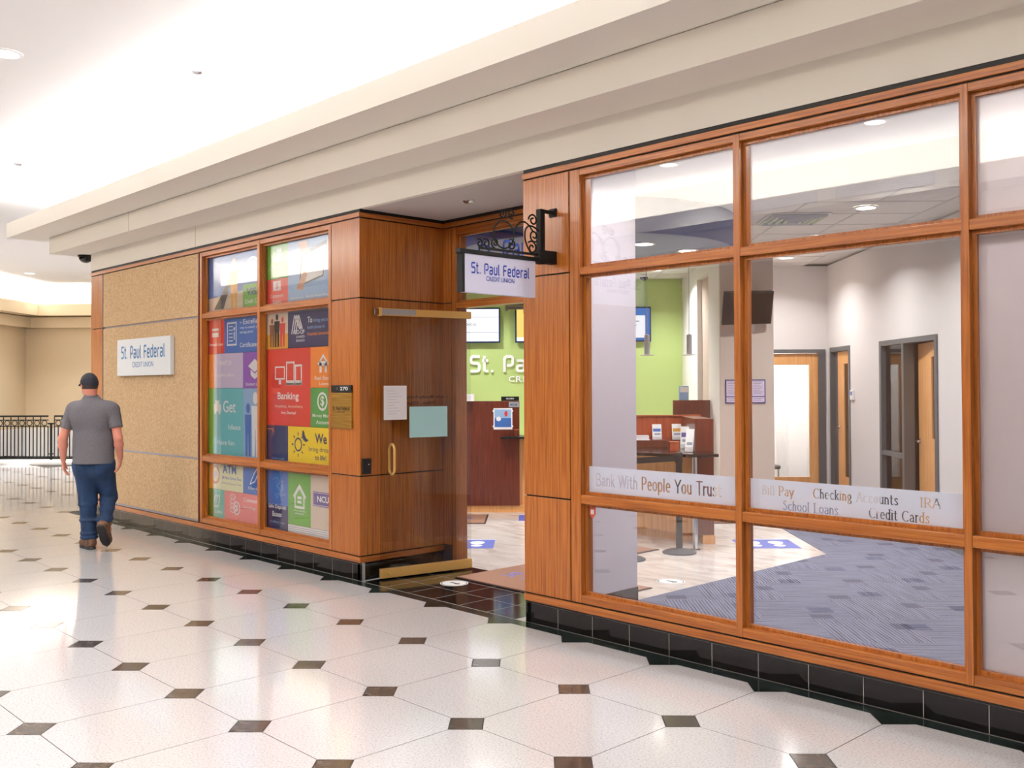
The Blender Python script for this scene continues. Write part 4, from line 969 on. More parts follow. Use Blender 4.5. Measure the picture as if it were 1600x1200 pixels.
# store ceiling with lay-in tiles
cs = abstruct('ceiling_store', 'white lay-in tile ceiling inside the store', 'ceiling')
toAB = lambda x, y: (widthA(x, y), depthB(x, y))
MB().prism([toAB(*p) for p in ((-8.95, 1.08), (-1.24, 1.08), (-1.24, .13), (4.5, .13), (4.5, 11.0), (-8.95, 11.0))], SH + .03, SH + .06).build('deck', 'acoustic_tile', cs)
MB().prism([toAB(*p) for p in ((-8.95, 1.08), (-1.24, 1.08), (-1.24, .13), (4.4, .13), (1.4, 3.15), (-8.95, 3.15))], SH - .012, SH + .02).build('plaster_margin', 'white_paint', cs)
me = MB().box(-.297, .297, -.297, .297, SH, SH + .02).mesh('ceiling_tile', 'acoustic_tile')
G_ = .61; k0 = []
for i in range(-10, 7):
    for j in range(4, 25):
        ca, cb = (i + .5) * G_, (j + .5) * G_ + .12
        if ca > 3.9 or cb > 14.9 or YofAB(ca, cb) < 2.85 or XofAB(ca, cb) < -8.7: continue
        put(me, 'ceiling_tile', cs, (ca, cb, 0)); k0.append((ca, cb))
bar_a = {}; bar_b = {}
for ca, cb in k0:
    for s in (-.305, .305): bar_a.setdefault(round(cb + s, 3), []).append(ca); bar_b.setdefault(round(ca + s, 3), []).append(cb)
for cb, v_ in bar_a.items(): MB().box(min(v_) - .31, min(max(v_) + .31, 3.99), cb - .011, cb + .011, SH - .004, SH + .004).build('tee_bar', 'tee_bar', cs)
for ca, v_ in bar_b.items():
    if ca < 3.98: MB().box(ca - .011, ca + .011, min(v_) - .31, max(v_) + .31, SH - .004, SH + .004).build('tee_bar', 'tee_bar', cs)
cl = struct('ceiling_cloud', 'round dropped ceiling soffit with blue rim above the teller line', 'ceiling', AB(.60, 9.60), 0)
MB().lathe([(1.36, 2.90), (1.36, SH - .006)], n=72).build('rim', 'blue_paint', cl, True)
MB().lathe([(1.34, 2.897), (1.34, 2.90)], n=72).build('underside', 'blue_grey_paint', cl)
# linear diffuser and ceiling vent
t = thing('ceiling_vent', 'square louvred air vent in the store ceiling', 'vent', AB(2.52, 9.47, SH), ROT45)
MB().box(-.29, .29, -.29, .29, -.012, -.005).build('frame', 'white_plastic', t)
for k in range(4):
    r = .25 - .06 * k
    MB().tube([(-r, -r, -.02 - .006 * k), (r, -r, -.02 - .006 * k), (r, r, -.02 - .006 * k), (-r, r, -.02 - .006 * k)], .016, 4, closed=True).build('louvre', 'steel', t)
def sdl(A, B, z, label, p, r=.085, spread=140):
    q = AB(A, B, z); return downlight(q.x, q.y, label, p, z, r, 'downlight', 'recessed downlights inside the store', spread)
SP = 27
for A, B, txt in ((3.03, 8.92, 'nearest of the three recessed downlights along the office wall'), (3.10, 10.57, 'middle of the three recessed downlights along the office wall'), (3.20, 12.40, 'farthest of the three recessed downlights along the office wall')):
    sdl(A, B, SH - .005, txt, SP)
sdl(1.01, 8.90, 2.897, 'recessed downlight in the blue rimmed soffit, nearer the window', SP * .7); sdl(1.48, 9.36, 2.897, 'recessed downlight in the blue rimmed soffit, farther from the window', SP * .7)
for A, B, txt in ((-1.0, 13.6, 'added fill downlight washing the green wall behind the entrance'), (.6, 13.6, 'added fill downlight washing the green wall at its middle'), (1.7, 13.6, 'added fill downlight washing the green wall near the white wall'),
                  (-.6, 11.2, 'added fill downlight above the teller queue seen through the entrance'), (-.7, 9.3, 'added fill downlight just inside the entrance')):
    sdl(A, B, SH - .005, txt, SP * 1.3)  # extra fittings added as fill for the store interior
for x, txt in ((-.35, 'added unseen downlight just inside the glass beside the wing wall'), (1.0, 'added unseen downlight just inside the glass of the wide window'), (2.35, 'added unseen downlight just inside the frosted window')):
    downlight(x, .66, txt, 24, SH - .005, .085, 'downlight', 'recessed downlights inside the store', 160)  # hidden row of lamps added to brighten the wing wall and frosted film
dome_camera(AB(1.62, 14.3, SH - .004), 'white dome security camera on the store ceiling before the green wall', .06, 'white_plastic')

# wall letters on the green wall
t = thing('wall_lettering', 'raised white logo letters on the green wall', 'lettering', AB(0, 14.8), ROT45)
fr = Frame((-.972, -.0, 1.813), (1, 0, 0), (0, 0, 1)); fr.n = V((0, -1, 0))
for sh_ in logo_letters2('St. Paul Federal', .165, 0, 2.34, 0, .262): lay(sh_, fr, .0, 'letter', 'letter_white', t, .035)
fr = Frame((-.379, -.0, 1.667), (1, 0, 0), (0, 0, 1)); fr.n = V((0, -1, 0))
x_ = 0
for ch in 'CREDIT UNION':
    if ch == ' ': x_ += .05; continue
    w_ = .03 if ch == 'I' else .088
    lay(fit2(text2(ch, .02), x_, x_ + w_, 0, .088), fr, 0, 'small_letter', 'letter_white', t, .025); x_ += w_ + .022
# televisions on the green wall
def wall_tv(label, A0, A1, z0, z1, mode):
    t = thing('television', label, 'television', AB((A0 + A1) / 2, 14.8, z0), ROT45, 'televisions on the green wall'); w_ = (A1 - A0) / 2; h_ = z1 - z0
    MB().box(-w_, w_, -.11, -.055, 0, h_).build('case', 'tv_case', t, bevel=.004)
    MB().box(-.15, .15, -.055, 0, h_ * .3, h_ * .7).build('wall_bracket', 'black_plastic', t)
    f = Frame((0, -.111, 0), (1, 0, 0), (0, 0, 1))
    s = lay(rect2(-w_ + .022, w_ - .022, .022, h_ - .022), f, .0005, 'screen', 'screen_' + mode, t)
    if mode == 'white':
        for z in (.29, .73): lay(rect2(-w_ + .022, w_ - .022, h_ * z, h_ * z + .006), f, .001, 'screen_line', 'screen_grey', t)
        lay(fit2(text2('Choice'), -.20, .10, .26, .31), f, .001, 'screen_text', 'screen_grey', t)
    if mode == 'yellow': lay(rect2(-w_ + .022, w_ - .022, .022, .08), f, .001, 'screen_line', 'screen_white', t)
    if mode == 'blue':
        lay(rect2(-w_ + .022, w_ - .09, .06, h_ - .13), f, .001, 'screen_panel', 'screen_white', t)
        for k in range(3): lay(rect2(-w_ + .3, w_ - .18 - .04 * k, .30 - .06 * k, .315 - .06 * k), f, .0015, 'screen_text', 'screen_grey', t)
wall_tv('television with a white page on the green wall, seen above the entrance counter', -1.43, -.503, 2.26, 2.79, 'white')
wall_tv('television with a yellow picture on the green wall, half behind the sign pillar', -.277, .65, 2.26, 2.79, 'yellow')
wall_tv('television with a blue and white page on the green wall beside the pendants', .84, 1.768, 2.265, 2.79, 'blue')
# dark louvred bulkhead near the green wall
t = thing('roller_grille', 'dark rolled security grille hanging above the yellow television', 'grille', AB(.5, 13.9, 2.70), ROT45)
for k in range(4): MB().box(-.86, .5, -.05 - .0 * k, .05, .055 * k, .042 + .055 * k).build('slat', 'steel_dark', t, bevel=.004)
MB().box(-.9, -.86, -.07, .07, -.02, .24).build('end_bracket', 'steel_dark', t); MB().box(-.30, -.26, -.02, .02, .22, .525).build('hanger', 'steel_dark', t)
# pendants above the tellers
def pendant(A, B, label):
    t = thing('pendant_lamp', label, 'lamp', AB(A, B, 0), ROT45, 'pendant lamps above the tellers')
    MB().tube([(0, 0, 2.17), (0, 0, SH - .004)], .004, 6).build('cord', 'steel', t)
    MB().lathe([(.024, 1.95), (.030, 1.952), (.030, 2.17), (.010, 2.18)], n=20).build('shade', 'steel', t, True)
    MB().lathe([(.080, 1.940), (.084, 1.946), (.03, 1.954)], n=24).build('disc', 'white_plastic', t, True)
    MB().lathe([(.05, SH - .02), (.05, SH - .002)], n=20).build('canopy', 'steel', t, True)
pendant(1.276, 11.0, 'slim steel pendant lamp in front of the green wall television'); pendant(1.75, 11.0, 'slim steel pendant lamp in front of the white side wall')

# ---- teller station seen through the entrance
def station(label, A, B, w_, rz=ROT45, front=True):
    t = thing('teller_counter', label, 'counter', AB(A, B), rz)
    MB().box(-w_, w_, 0, .06, .085, 1.415).build('divider_panel', 'cherry', t, bevel=.002)
    MB().box(-w_, w_ + (.12 if front else 0), .02, .50, 0, .085).build('plinth', 'maple', t)
    if front: MB().box(w_ - .0, w_ + .5, .10, .16, .085, .93).build('front_panel', 'maple', t)
    return t
t = station('dark cherry teller divider seen through the entrance', -.75, 12.4, .565)
MB().box(.33, 1.1, -.14, .35, .940, .965).build('ledge', 'black_plastic', t, bevel=.003)
t = station('dark cherry teller divider behind the brochure counter', 2.0, 12.4, .235, front=False)
MB().box(-.75, -.02, .2, .7, .94, .965).build('ledge', 'black_plastic', t, bevel=.003)
def flat_sign(name, label, cat, A, B, z, w_, h_, matn, th=.006, back=None):
    t = thing(name, label, cat, AB(A, B, z), ROT45); MB().box(-w_ / 2, w_ / 2, -th, 0, 0, h_).build('board', matn, t); return t, Frame((0, -th, 0), (1, 0, 0), (0, 0, 1))
t, f = flat_sign('flyer', 'blue and white flyer in a clear holder on the cherry divider', 'flyer', -.395, 12.399, 1.053, .24, .27, 'p_white')
lay(rect2(-.105, .105, .03, .145), f, .0006, 'print', 'p_blue', t); lay(rect2(-.105, .105, .145, .255), f, .0006, 'print', 'p_sky', t); lay(disc2(.04, .20, .02, .035), f, .001, 'print', 'p_red', t); lay(disc2(-.055, .135, .03), f, .001, 'print', 'p_white', t)
for dx in (-.118, .118):
    for dz in (.04, .235): lay(disc2(dx, dz, .014), f, .0015, 'stud', 'p_white', t)
t, f = flat_sign('teller_sign', 'black name sign standing on the cherry divider', 'sign', -.303, 12.43, 1.416, .228, .055, 'black_plastic', .02)
lay(fit2(text2('CLOSED', .02), -.05, .05, .02, .038), f, .0006, 'lettering', 'p_white', t)
t, f = flat_sign('notice_plate', 'small grey NCUA plate at the top of the cherry divider', 'plate', -.254, 12.399, 1.337, .13, .066, 'p_grey')
lay(fit2(text2('NCUA', .02), -.045, .045, .018, .045), f, .0006, 'lettering', 'p_dark', t)
t, f = flat_sign('paper_box', 'white paper box on top of the cherry divider', 'box', -.86, 12.43, 1.416, .20, .09, 'p_white', .12)
lay(rect2(-.08, .08, .02, .07), f, .0006, 'print', 'paper_white', t)
t = thing('pencil_cup', 'dark red cup on the black teller ledge by the flyer', 'cup', AB(-.22, 12.32, .966), ROT45)
MB().lathe([(.03, 0), (.034, .09), (.030, .09), (.027, .008)], n=20).build('body', 'cherry', t, True)
MB().lathe([(.035, .082), (.035, .092), (.031, .092)], n=20).build('rim', 'lit_cherry_and_cup', t, True)

# ---- brochure counter behind the clear window
t = thing('brochure_counter', 'maple and cherry counter with black top behind the queue post', 'counter', AB(0, 0), ROT45)
MB().prism([(.70, 10.86), (1.09, 10.47), (1.50, 10.05), (1.63, 10.05), (1.63, 10.95), (.70, 11.3)], .09, .90).build('front_panel', 'maple', t)
MB().prism([(.72, 10.93), (1.10, 10.55), (1.52, 10.12), (1.63, 10.12), (1.63, 10.95), (.72, 11.3)], 0, .09).build('plinth', 'maple', t)
MB().prism([(.98, 10.52), (1.09, 10.42), (1.092, 10.424), (.982, 10.524)], .68, .69).build('drawer_line', 'cherry', t)
MB().box(1.635, 1.822, 9.95, 10.95, .085, 1.262).build('end_panel', 'cherry', t, bevel=.002)
MB().box(1.70, 1.822, 9.90, 10.6, 0, .085).build('end_plinth', 'maple', t)
MB().box(.70, 1.635, 10.82, 10.88, .93, 1.262).build('back_panel', 'lit_cherry_and_cup', t, bevel=.002)  # same cherry made paler: light falling on panel and cap put into colour
MB().box(.70, 1.84, 10.80, 10.92, 1.262, 1.275).build('cap', 'lit_cherry_and_cup', t)
MB().box(.70, 1.635, 10.60, 10.82, .935, 1.008).build('shelf', 'cherry', t)
MB().prism([(.70, 9.55), (1.0, 9.78), (1.38, 9.52), (1.60, 9.46), (1.79, 9.50), (1.79, 9.94), (1.63, 9.94), (1.63, 10.7), (.70, 10.9)], .905, .935).build('worktop', 'black_top', t, bevel=.003)
MB().lathe([(.026, 0), (.026, .905)], n=20).build('leg', 'chrome', t, True, loc=(1.565, 9.56, 0)); MB().lathe([(.05, 0), (.045, .008), (.028, .012)], n=20).build('leg_foot', 'chrome', t, True, loc=(1.565, 9.56, 0))
def brochure(A, B, z, w_, h_, m1, label, tilt=12, yaw=0, holder=True):
    t = thing('brochure', label, 'brochure', AB(A, B, z), ROT45 + math.radians(yaw), 'brochures on the counter'); a = math.radians(tilt)
    vs = V((0, math.sin(a), math.cos(a)))
    MB().obox(vs * (h_ / 2) + V((0, 0, .003)), (w_ / 2, 0, 0), V((0, math.cos(a), -math.sin(a))) * .004, vs * (h_ / 2)).build('leaflet', 'p_white', t)
    f = Frame(V((0, -.0045, .003)), (1, 0, 0), vs); f.n = V((0, -math.cos(a), math.sin(a)))
    lay(rect2(-w_ * .42, w_ * .42, h_ * .52, h_ * .72), f, .0, 'print', m1, t); lay(rect2(-w_ * .30, w_ * .40, h_ * .30, h_ * .42), f, .0, 'print', 'p_grey', t)
    MB().box(-w_ * .55, w_ * .55, -.012, .05, 0, .004).box(-w_ * .55, w_ * .55, -.014, -.011, 0, h_ * .22).build('holder', 'clear_glass', t)
brochure(1.345, 10.70, 1.008, .10, .17, 'p_blue', 'white brochure with blue print standing alone on the cherry shelf')
brochure(1.47, 10.34, .935, .09, .17, 'p_gold', 'white brochure with yellow print beside the red cup', yaw=-6) if False else brochure(1.555, 10.66, 1.008, .10, .175, 'p_gold', 'white brochure with yellow print behind the red cup')
brochure(1.585, 10.30, 1.008 - .073, .10, .235, 'p_plum', 'brochure with purple print between the red cup and the end panel', yaw=-20)
brochure(1.545, 9.80, .935, .085, .23, 'p_white', 'plain white brochure standing on the black worktop by the end panel', yaw=-35)
t = thing('paper_tray', 'stack of white slips on the cherry shelf by the wing wall', 'paper', AB(1.14, 10.70, 1.008), ROT45)
MB().box(-.13, .11, -.06, .06, 0, .05).build('slips', 'paper_white', t); MB().box(-.15, .12, -.07, .07, 0, .008).build('tray', 'p_white', t)
t = thing('pencil_cup', 'orange red cup standing on the black worktop among the brochures', 'cup', AB(1.425, 9.98, .935), ROT45)
MB().box(-.045, .045, -.045, .045, 0, .095).build('body', 'lit_cherry_and_cup', t, bevel=.004); MB().box(-.049, .049, -.049, .049, .085, .097).build('rim', 'lit_cherry_and_cup', t, bevel=.003)
t = thing('water_bottle', 'pale blue desk sign holder on the rear cherry divider', 'sign holder', AB(1.90, 12.44, 1.416), ROT45)
MB().box(-.055, .065, -.02, .02, 0, .18).build('holder', 'p_sky', t, bevel=.004); lay(rect2(-.045, .055, .10, .165), Frame((0, -.0205, 0), (1, 0, 0), (0, 0, 1)), .0004, 'print', 'p_white', t)
t.name = 'sign_holder'

# ---- queue posts with belt
def stanchion(A, B, label, belt_to=None):
    t = thing('queue_post', label, 'queue post', AB(A, B), ROT45, 'black queue posts')
    MB().lathe([(.162, 0), (.162, .012), (.12, .03), (.045, .045), (.033, .05)], n=36).build('base', 'base_grey', t, True)
    MB().lathe([(.031, .04), (.031, .90)], n=20).build('post', 'black_plastic', t, True)
    MB().lathe([(.036, .86), (.038, .865), (.038, .95), (.03, .962)], n=20).build('belt_head', 'black_plastic', t, True)
    if belt_to:
        d_ = V((belt_to[0] - A, belt_to[1] - B, 0)); u = d_.normalized(); nn = V((-u.y, u.x, 0))
        MB().obox(d_ / 2 + V((0, 0, .905)), d_ / 2 - u * .045, nn * .0015, V((0, 0, .028))).build('belt', 'black_plastic', t)
stanchion(1.385, 9.38, 'black queue post with round grey base before the counter', (.86, 9.02))
stanchion(.86, 9.02, 'black queue post mostly hidden by the wing wall')

# ---- mats and floor stickers
def floor_mat(label, A, B, w_, h_, rz, txt=None, wx=None):
    t = thing('floor_mat', label, 'mat', (AB(A, B, 0) if wx is None else wx), rz)
    MB().box(-w_ / 2, w_ / 2, -h_ / 2, h_ / 2, 0, .006).build('border', 'mat_edge', t); MB().box(-w_ / 2 + .02, w_ / 2 - .02, -h_ / 2 + .02, h_ / 2 - .02, .003, .010).build('pile', 'mat_brown', t)
    if txt: lay(fit2(logo2('St. Paul Federal', .15), -w_ * .32, w_ * .32, -.05, .07), Frame((0, 0, .0104), (1, 0, 0), (0, 1, 0)), 0, 'lettering', 'decal_blue', t)
floor_mat('brown logo mat across the entrance threshold', 0, 0, 1.44, 1.0, 0, True, (-2.06, 1.52, .0)) if False else None
t = thing('floor_mat', 'brown entrance mat with blue logo at the doorway', 'mat', (-2.07, 1.17, .0015))
MB().box(-.72, .72, -.52, .30, 0, .006).build('border', 'mat_edge', t); MB().box(-.705, .705, -.505, .285, .003, .010).build('pile', 'mat_brown', t)
lay(fit2(logo2('St. Paul Federal', .16), -.50, .55, -.20, -.02), Frame((0, 0, .0104), (1, 0, 0), (0, 1, 0)), 0, 'lettering', 'decal_blue', t)
floor_mat('brown mat before the cherry divider, seen through the entrance', -1.05, 11.77, .96, .80, ROT45, True)
floor_mat('brown mat before the brochure counter', .72, 9.62, .80, .60, ROT45 - math.radians(45)) 
floor_mat('brown mat before the taupe column', 2.42, 11.62, .95, .50, ROT45, True)
def foot_sticker(label, A, B, s):
    t = thing('floor_sticker', label, 'sticker', AB(A, B, .0), ROT45, 'blue floor stickers with footprints')
    MB().box(-s, s, -s, s, 0, .0015).build('sheet', 'decal_blue', t); f = Frame((0, 0, .0016), (1, 0, 0), (0, 1, 0))
    lay(rect2(-s, s, s * .86, s), f, .0004, 'print', 'p_white', t)
    for dx in (-.4, .4):
        lay(disc2(dx * s, .18 * s, .26 * s, .34 * s), f, .0004, 'footprint', 'p_white', t); lay(disc2(dx * s, -.42 * s, .20 * s, .22 * s), f, .0004, 'footprint', 'p_white', t)
foot_sticker('blue footprint sticker on the stone floor inside the entrance', -.70, 9.94, .29)
foot_sticker('blue footprint sticker on the stone floor by the teller divider', .10, 11.9, .29)
foot_sticker('blue footprint sticker at the edge of the carpet', 2.33, 9.93, .29)
def disc_sticker(label, x, y, r):
    t = thing('floor_sticker', label, 'sticker', (x, y, .0)); f = Frame((0, 0, .0005), (1, 0, 0), (0, 1, 0))
    MB().lathe([(r, 0), (r, .0012)], n=40).build('disc', 'p_white', t); lay(ring2(0, 0, r * .86, r * .93), f, .001, 'ring', 'p_dark', t)
    lay(merge2([rect2(-.045, .045, -.012, .012), poly2([(.03, -.03), (.07, 0), (.03, .03)])]), f, .001, 'arrow', 'p_dark', t)
disc_sticker('round white floor sticker with black arrow on the entrance paving', -2.62, .50, .115)
disc_sticker('round white floor sticker with black ring by the wing wall', -1.42, 1.80, .115)

# ---- television and poster on the column
t = thing('television', 'dark tilted television on a bracket high on the taupe column', 'television', AB(2.53, 11.8, 2.30), ROT45)
a = math.radians(24); u_ = V((0, -math.sin(a) * 1, math.cos(a))); nn = V((0, -math.cos(a), -math.sin(a)))
cT = V((0, -.22, .22))
MB().obox(cT, (.30, .03, .008), nn * .022, u_ * .205).build('case', 'black_plastic', t, bevel=.004)
MB().obox(cT + nn * .0225, (.283, .0283, 0), nn * .001, u_ * .188).build('screen', 'tv_dark', t)
MB().tube([(.05, -.19, .18), (.05, -.10, .10), (.05, 0, .02)], .016, 8).build('bracket', 'white_plastic', t); MB().box(-.03, .13, -.012, 0, -.06, .10).build('bracket_plate', 'white_plastic', t)
t = thing('notice_poster', 'blue framed employment notice on the taupe column', 'poster', AB(2.545, 11.8, 1.384), ROT45)
MB().box(-.24, .24, -.012, 0, 0, .285).build('frame', 'p_visa', t); f = Frame((0, -.0121, 0), (1, 0, 0), (0, 0, 1))
for x0, x1, z0, z1 in ((-.228, -.08, .085, .273), (-.07, .07, .085, .273), (.08, .228, .085, .273), (-.228, -.08, .012, .075), (-.07, .07, .012, .075), (.08, .228, .012, .075)):
    lay(rect2(x0, x1, z0, z1), f, .0004, 'print', 'p_lilac', t)
    for k in range(int((z1 - z0) / .02) - 1): lay(rect2(x0 + .012, x1 - .02 - .02 * (k % 3), z1 - .02 - .02 * k, z1 - .013 - .02 * k), f, .0008, 'print', 'p_grey', t)
# thermostat
t = thing('thermostat', 'small white thermostat between the two office doors', 'thermostat', AB(4.0, 12.31, 1.41), ROT45)
MB().box(-.025, 0, -.055, .055, 0, .125).build('housing', 'white_plastic', t, bevel=.004); MB().box(-.027, -.02, -.035, .035, .06, .105).build('display', 'p_blue', t)

# ---- office doors
def lever(t, x, y, z, dx, dy, par=None):
    MB().lathe([(.026, 0), (.026, .01), (.012, .014), (.012, .05)], n=16).build('rose', 'chrome', par or t, True, loc=(x, y, z)).rotation_euler = (0, -math.pi / 2, 0) if dy else (math.pi / 2, 0, 0)
    if dy: MB().tube([(x - .05, y, z), (x - .055, y + dy * .03, z), (x - .055, y + dy * .12, z)], .010, 8).build('handle', 'chrome', par or t, True)
    else: MB().tube([(x, y - .05, z), (x + dx * .03, y - .055, z), (x + dx * .12, y - .055, z)], .010, 8).build('handle', 'chrome', par or t, True)
t = abstruct('door_3', 'maple office door with large bright glass panel in the rear wall', 'door')
MB().box(2.95, 3.965, 13.33, 13.45, 2.035, 2.085).box(3.872, 3.965, 13.33, 13.45, 0, 2.035).box(2.95, 3.0, 13.33, 13.45, 0, 2.035).build('frame', 'grey_metal', t)
MB().box(3.0, 3.11, 13.37, 13.41, .01, 2.03).box(3.755, 3.87, 13.37, 13.41, .01, 2.03).box(3.11, 3.755, 13.37, 13.41, 1.875, 2.03).box(3.11, 3.755, 13.37, 13.41, .01, .35).build('leaf', 'maple', t)
MB().box(3.11, 3.755, 13.385, 13.395, .35, 1.875).build('pane', 'clear_glass', t)
t = abstruct('door_4', 'narrow maple office door with slim window and lever handle', 'door')
MB().box(3.985, 4.10, 12.41, 13.22, 2.04, 2.10).box(3.985, 4.10, 12.41, 12.455, 0, 2.04).box(3.985, 4.10, 13.17, 13.22, 0, 2.04).box(4.04, 4.10, 12.98, 13.17, 0, 2.04).build('frame', 'grey_metal', t)
MB().box(4.02, 4.06, 12.455, 12.55, .01, 2.035).box(4.02, 4.06, 12.73, 12.98, .01, 2.035).box(4.02, 4.06, 12.55, 12.73, 1.875, 2.035).box(4.02, 4.06, 12.55, 12.73, .01, .41).build('leaf', 'maple', t)
MB().box(4.035, 4.045, 12.55, 12.73, .41, 1.875).build('pane', 'dark_glass', t); lever(t, 4.02, 12.92, 1.045, 0, -1)
t = abstruct('door_5', 'office door ajar with dark sidelight in a grey frame', 'door')
MB().box(3.985, 4.10, 9.735, 11.345, 2.045, 2.10).box(3.985, 4.10, 9.735, 9.80, 0, 2.045).box(3.985, 4.10, 11.28, 11.345, 0, 2.045).box(3.985, 4.10, 10.60, 10.66, 0, 2.045).box(3.99, 4.10, 10.66, 11.28, .80, .85).box(3.99, 4.10, 10.66, 11.28, 0, .06).build('frame', 'grey_metal', t)
MB().box(4.04, 4.05, 10.66, 11.28, .06, .80).box(4.04, 4.05, 10.66, 11.28, .85, 2.045).build('sidelight', 'office_dim_glass', t)
lf = empty('leaf', (4.05, 9.81, 0), math.radians(-8)); lf.parent = t
MB().box(-.02, .02, 0, .10, .01, 2.035).box(-.02, .02, .25, .78, .01, 2.035).box(-.02, .02, .10, .25, 1.885, 2.035).box(-.02, .02, .10, .25, .01, 1.045).build('leaf_board', 'maple', lf)
MB().box(-.005, .005, .10, .25, 1.045, 1.885).build('pane', 'dark_glass', lf); lever(lf, -.02, .71, .995, 0, -1, lf)
# rooms behind the office doors
w = abstruct('wall_office_inner', 'office walls behind the ajar door, unlit dimness put into their colour')
MB().box(5.4, 5.5, 8.6, 12.3, 0, 2.6).box(4.12, 5.5, 12.3, 12.4, 0, 2.6).box(4.12, 5.5, 8.5, 8.6, 0, 2.6).box(4.12, 5.5, 8.5, 12.4, 2.6, 2.7).box(4.12, 5.5, 8.5, 12.4, -.1, 0).build('plaster', 'unlit_office_shade', w)
w = abstruct('wall_bright_room', 'bright white room behind the rear glass door')
MB().box(2.6, 4.5, 15.3, 15.4, 0, 2.9).box(2.6, 4.5, 13.5, 15.4, -.1, .0).box(2.52, 2.6, 13.5, 15.4, 0, 2.9).box(4.5, 4.6, 13.5, 15.4, 0, 2.9).box(2.5, 4.6, 13.5, 15.4, 2.9, 3.0).build('plaster', 'white_paint', w)
q_ = AB(3.5, 14.4, 2.9); downlight(q_.x, q_.y, 'recessed downlight in the bright room behind the rear glass door', 90, 2.9, .085, 'downlight', 'recessed downlights inside the store', 160)
t = thing('office_chair', 'grey chair back seen low through the rear glass door', 'chair', AB(3.30, 14.2), ROT45)
MB().box(-.22, .22, -.20, .22, .40, .46).build('seat', 'grey_metal', t, bevel=.02); MB().box(-.22, .22, .18, .24, .46, .62).build('backrest', 'grey_metal', t, bevel=.02)
for dx in (-.19, .19):
    for dy in (-.17, .19): MB().tube([(dx, dy, 0), (dx, dy, .41)], .012, 8).build('leg', 'steel', t)

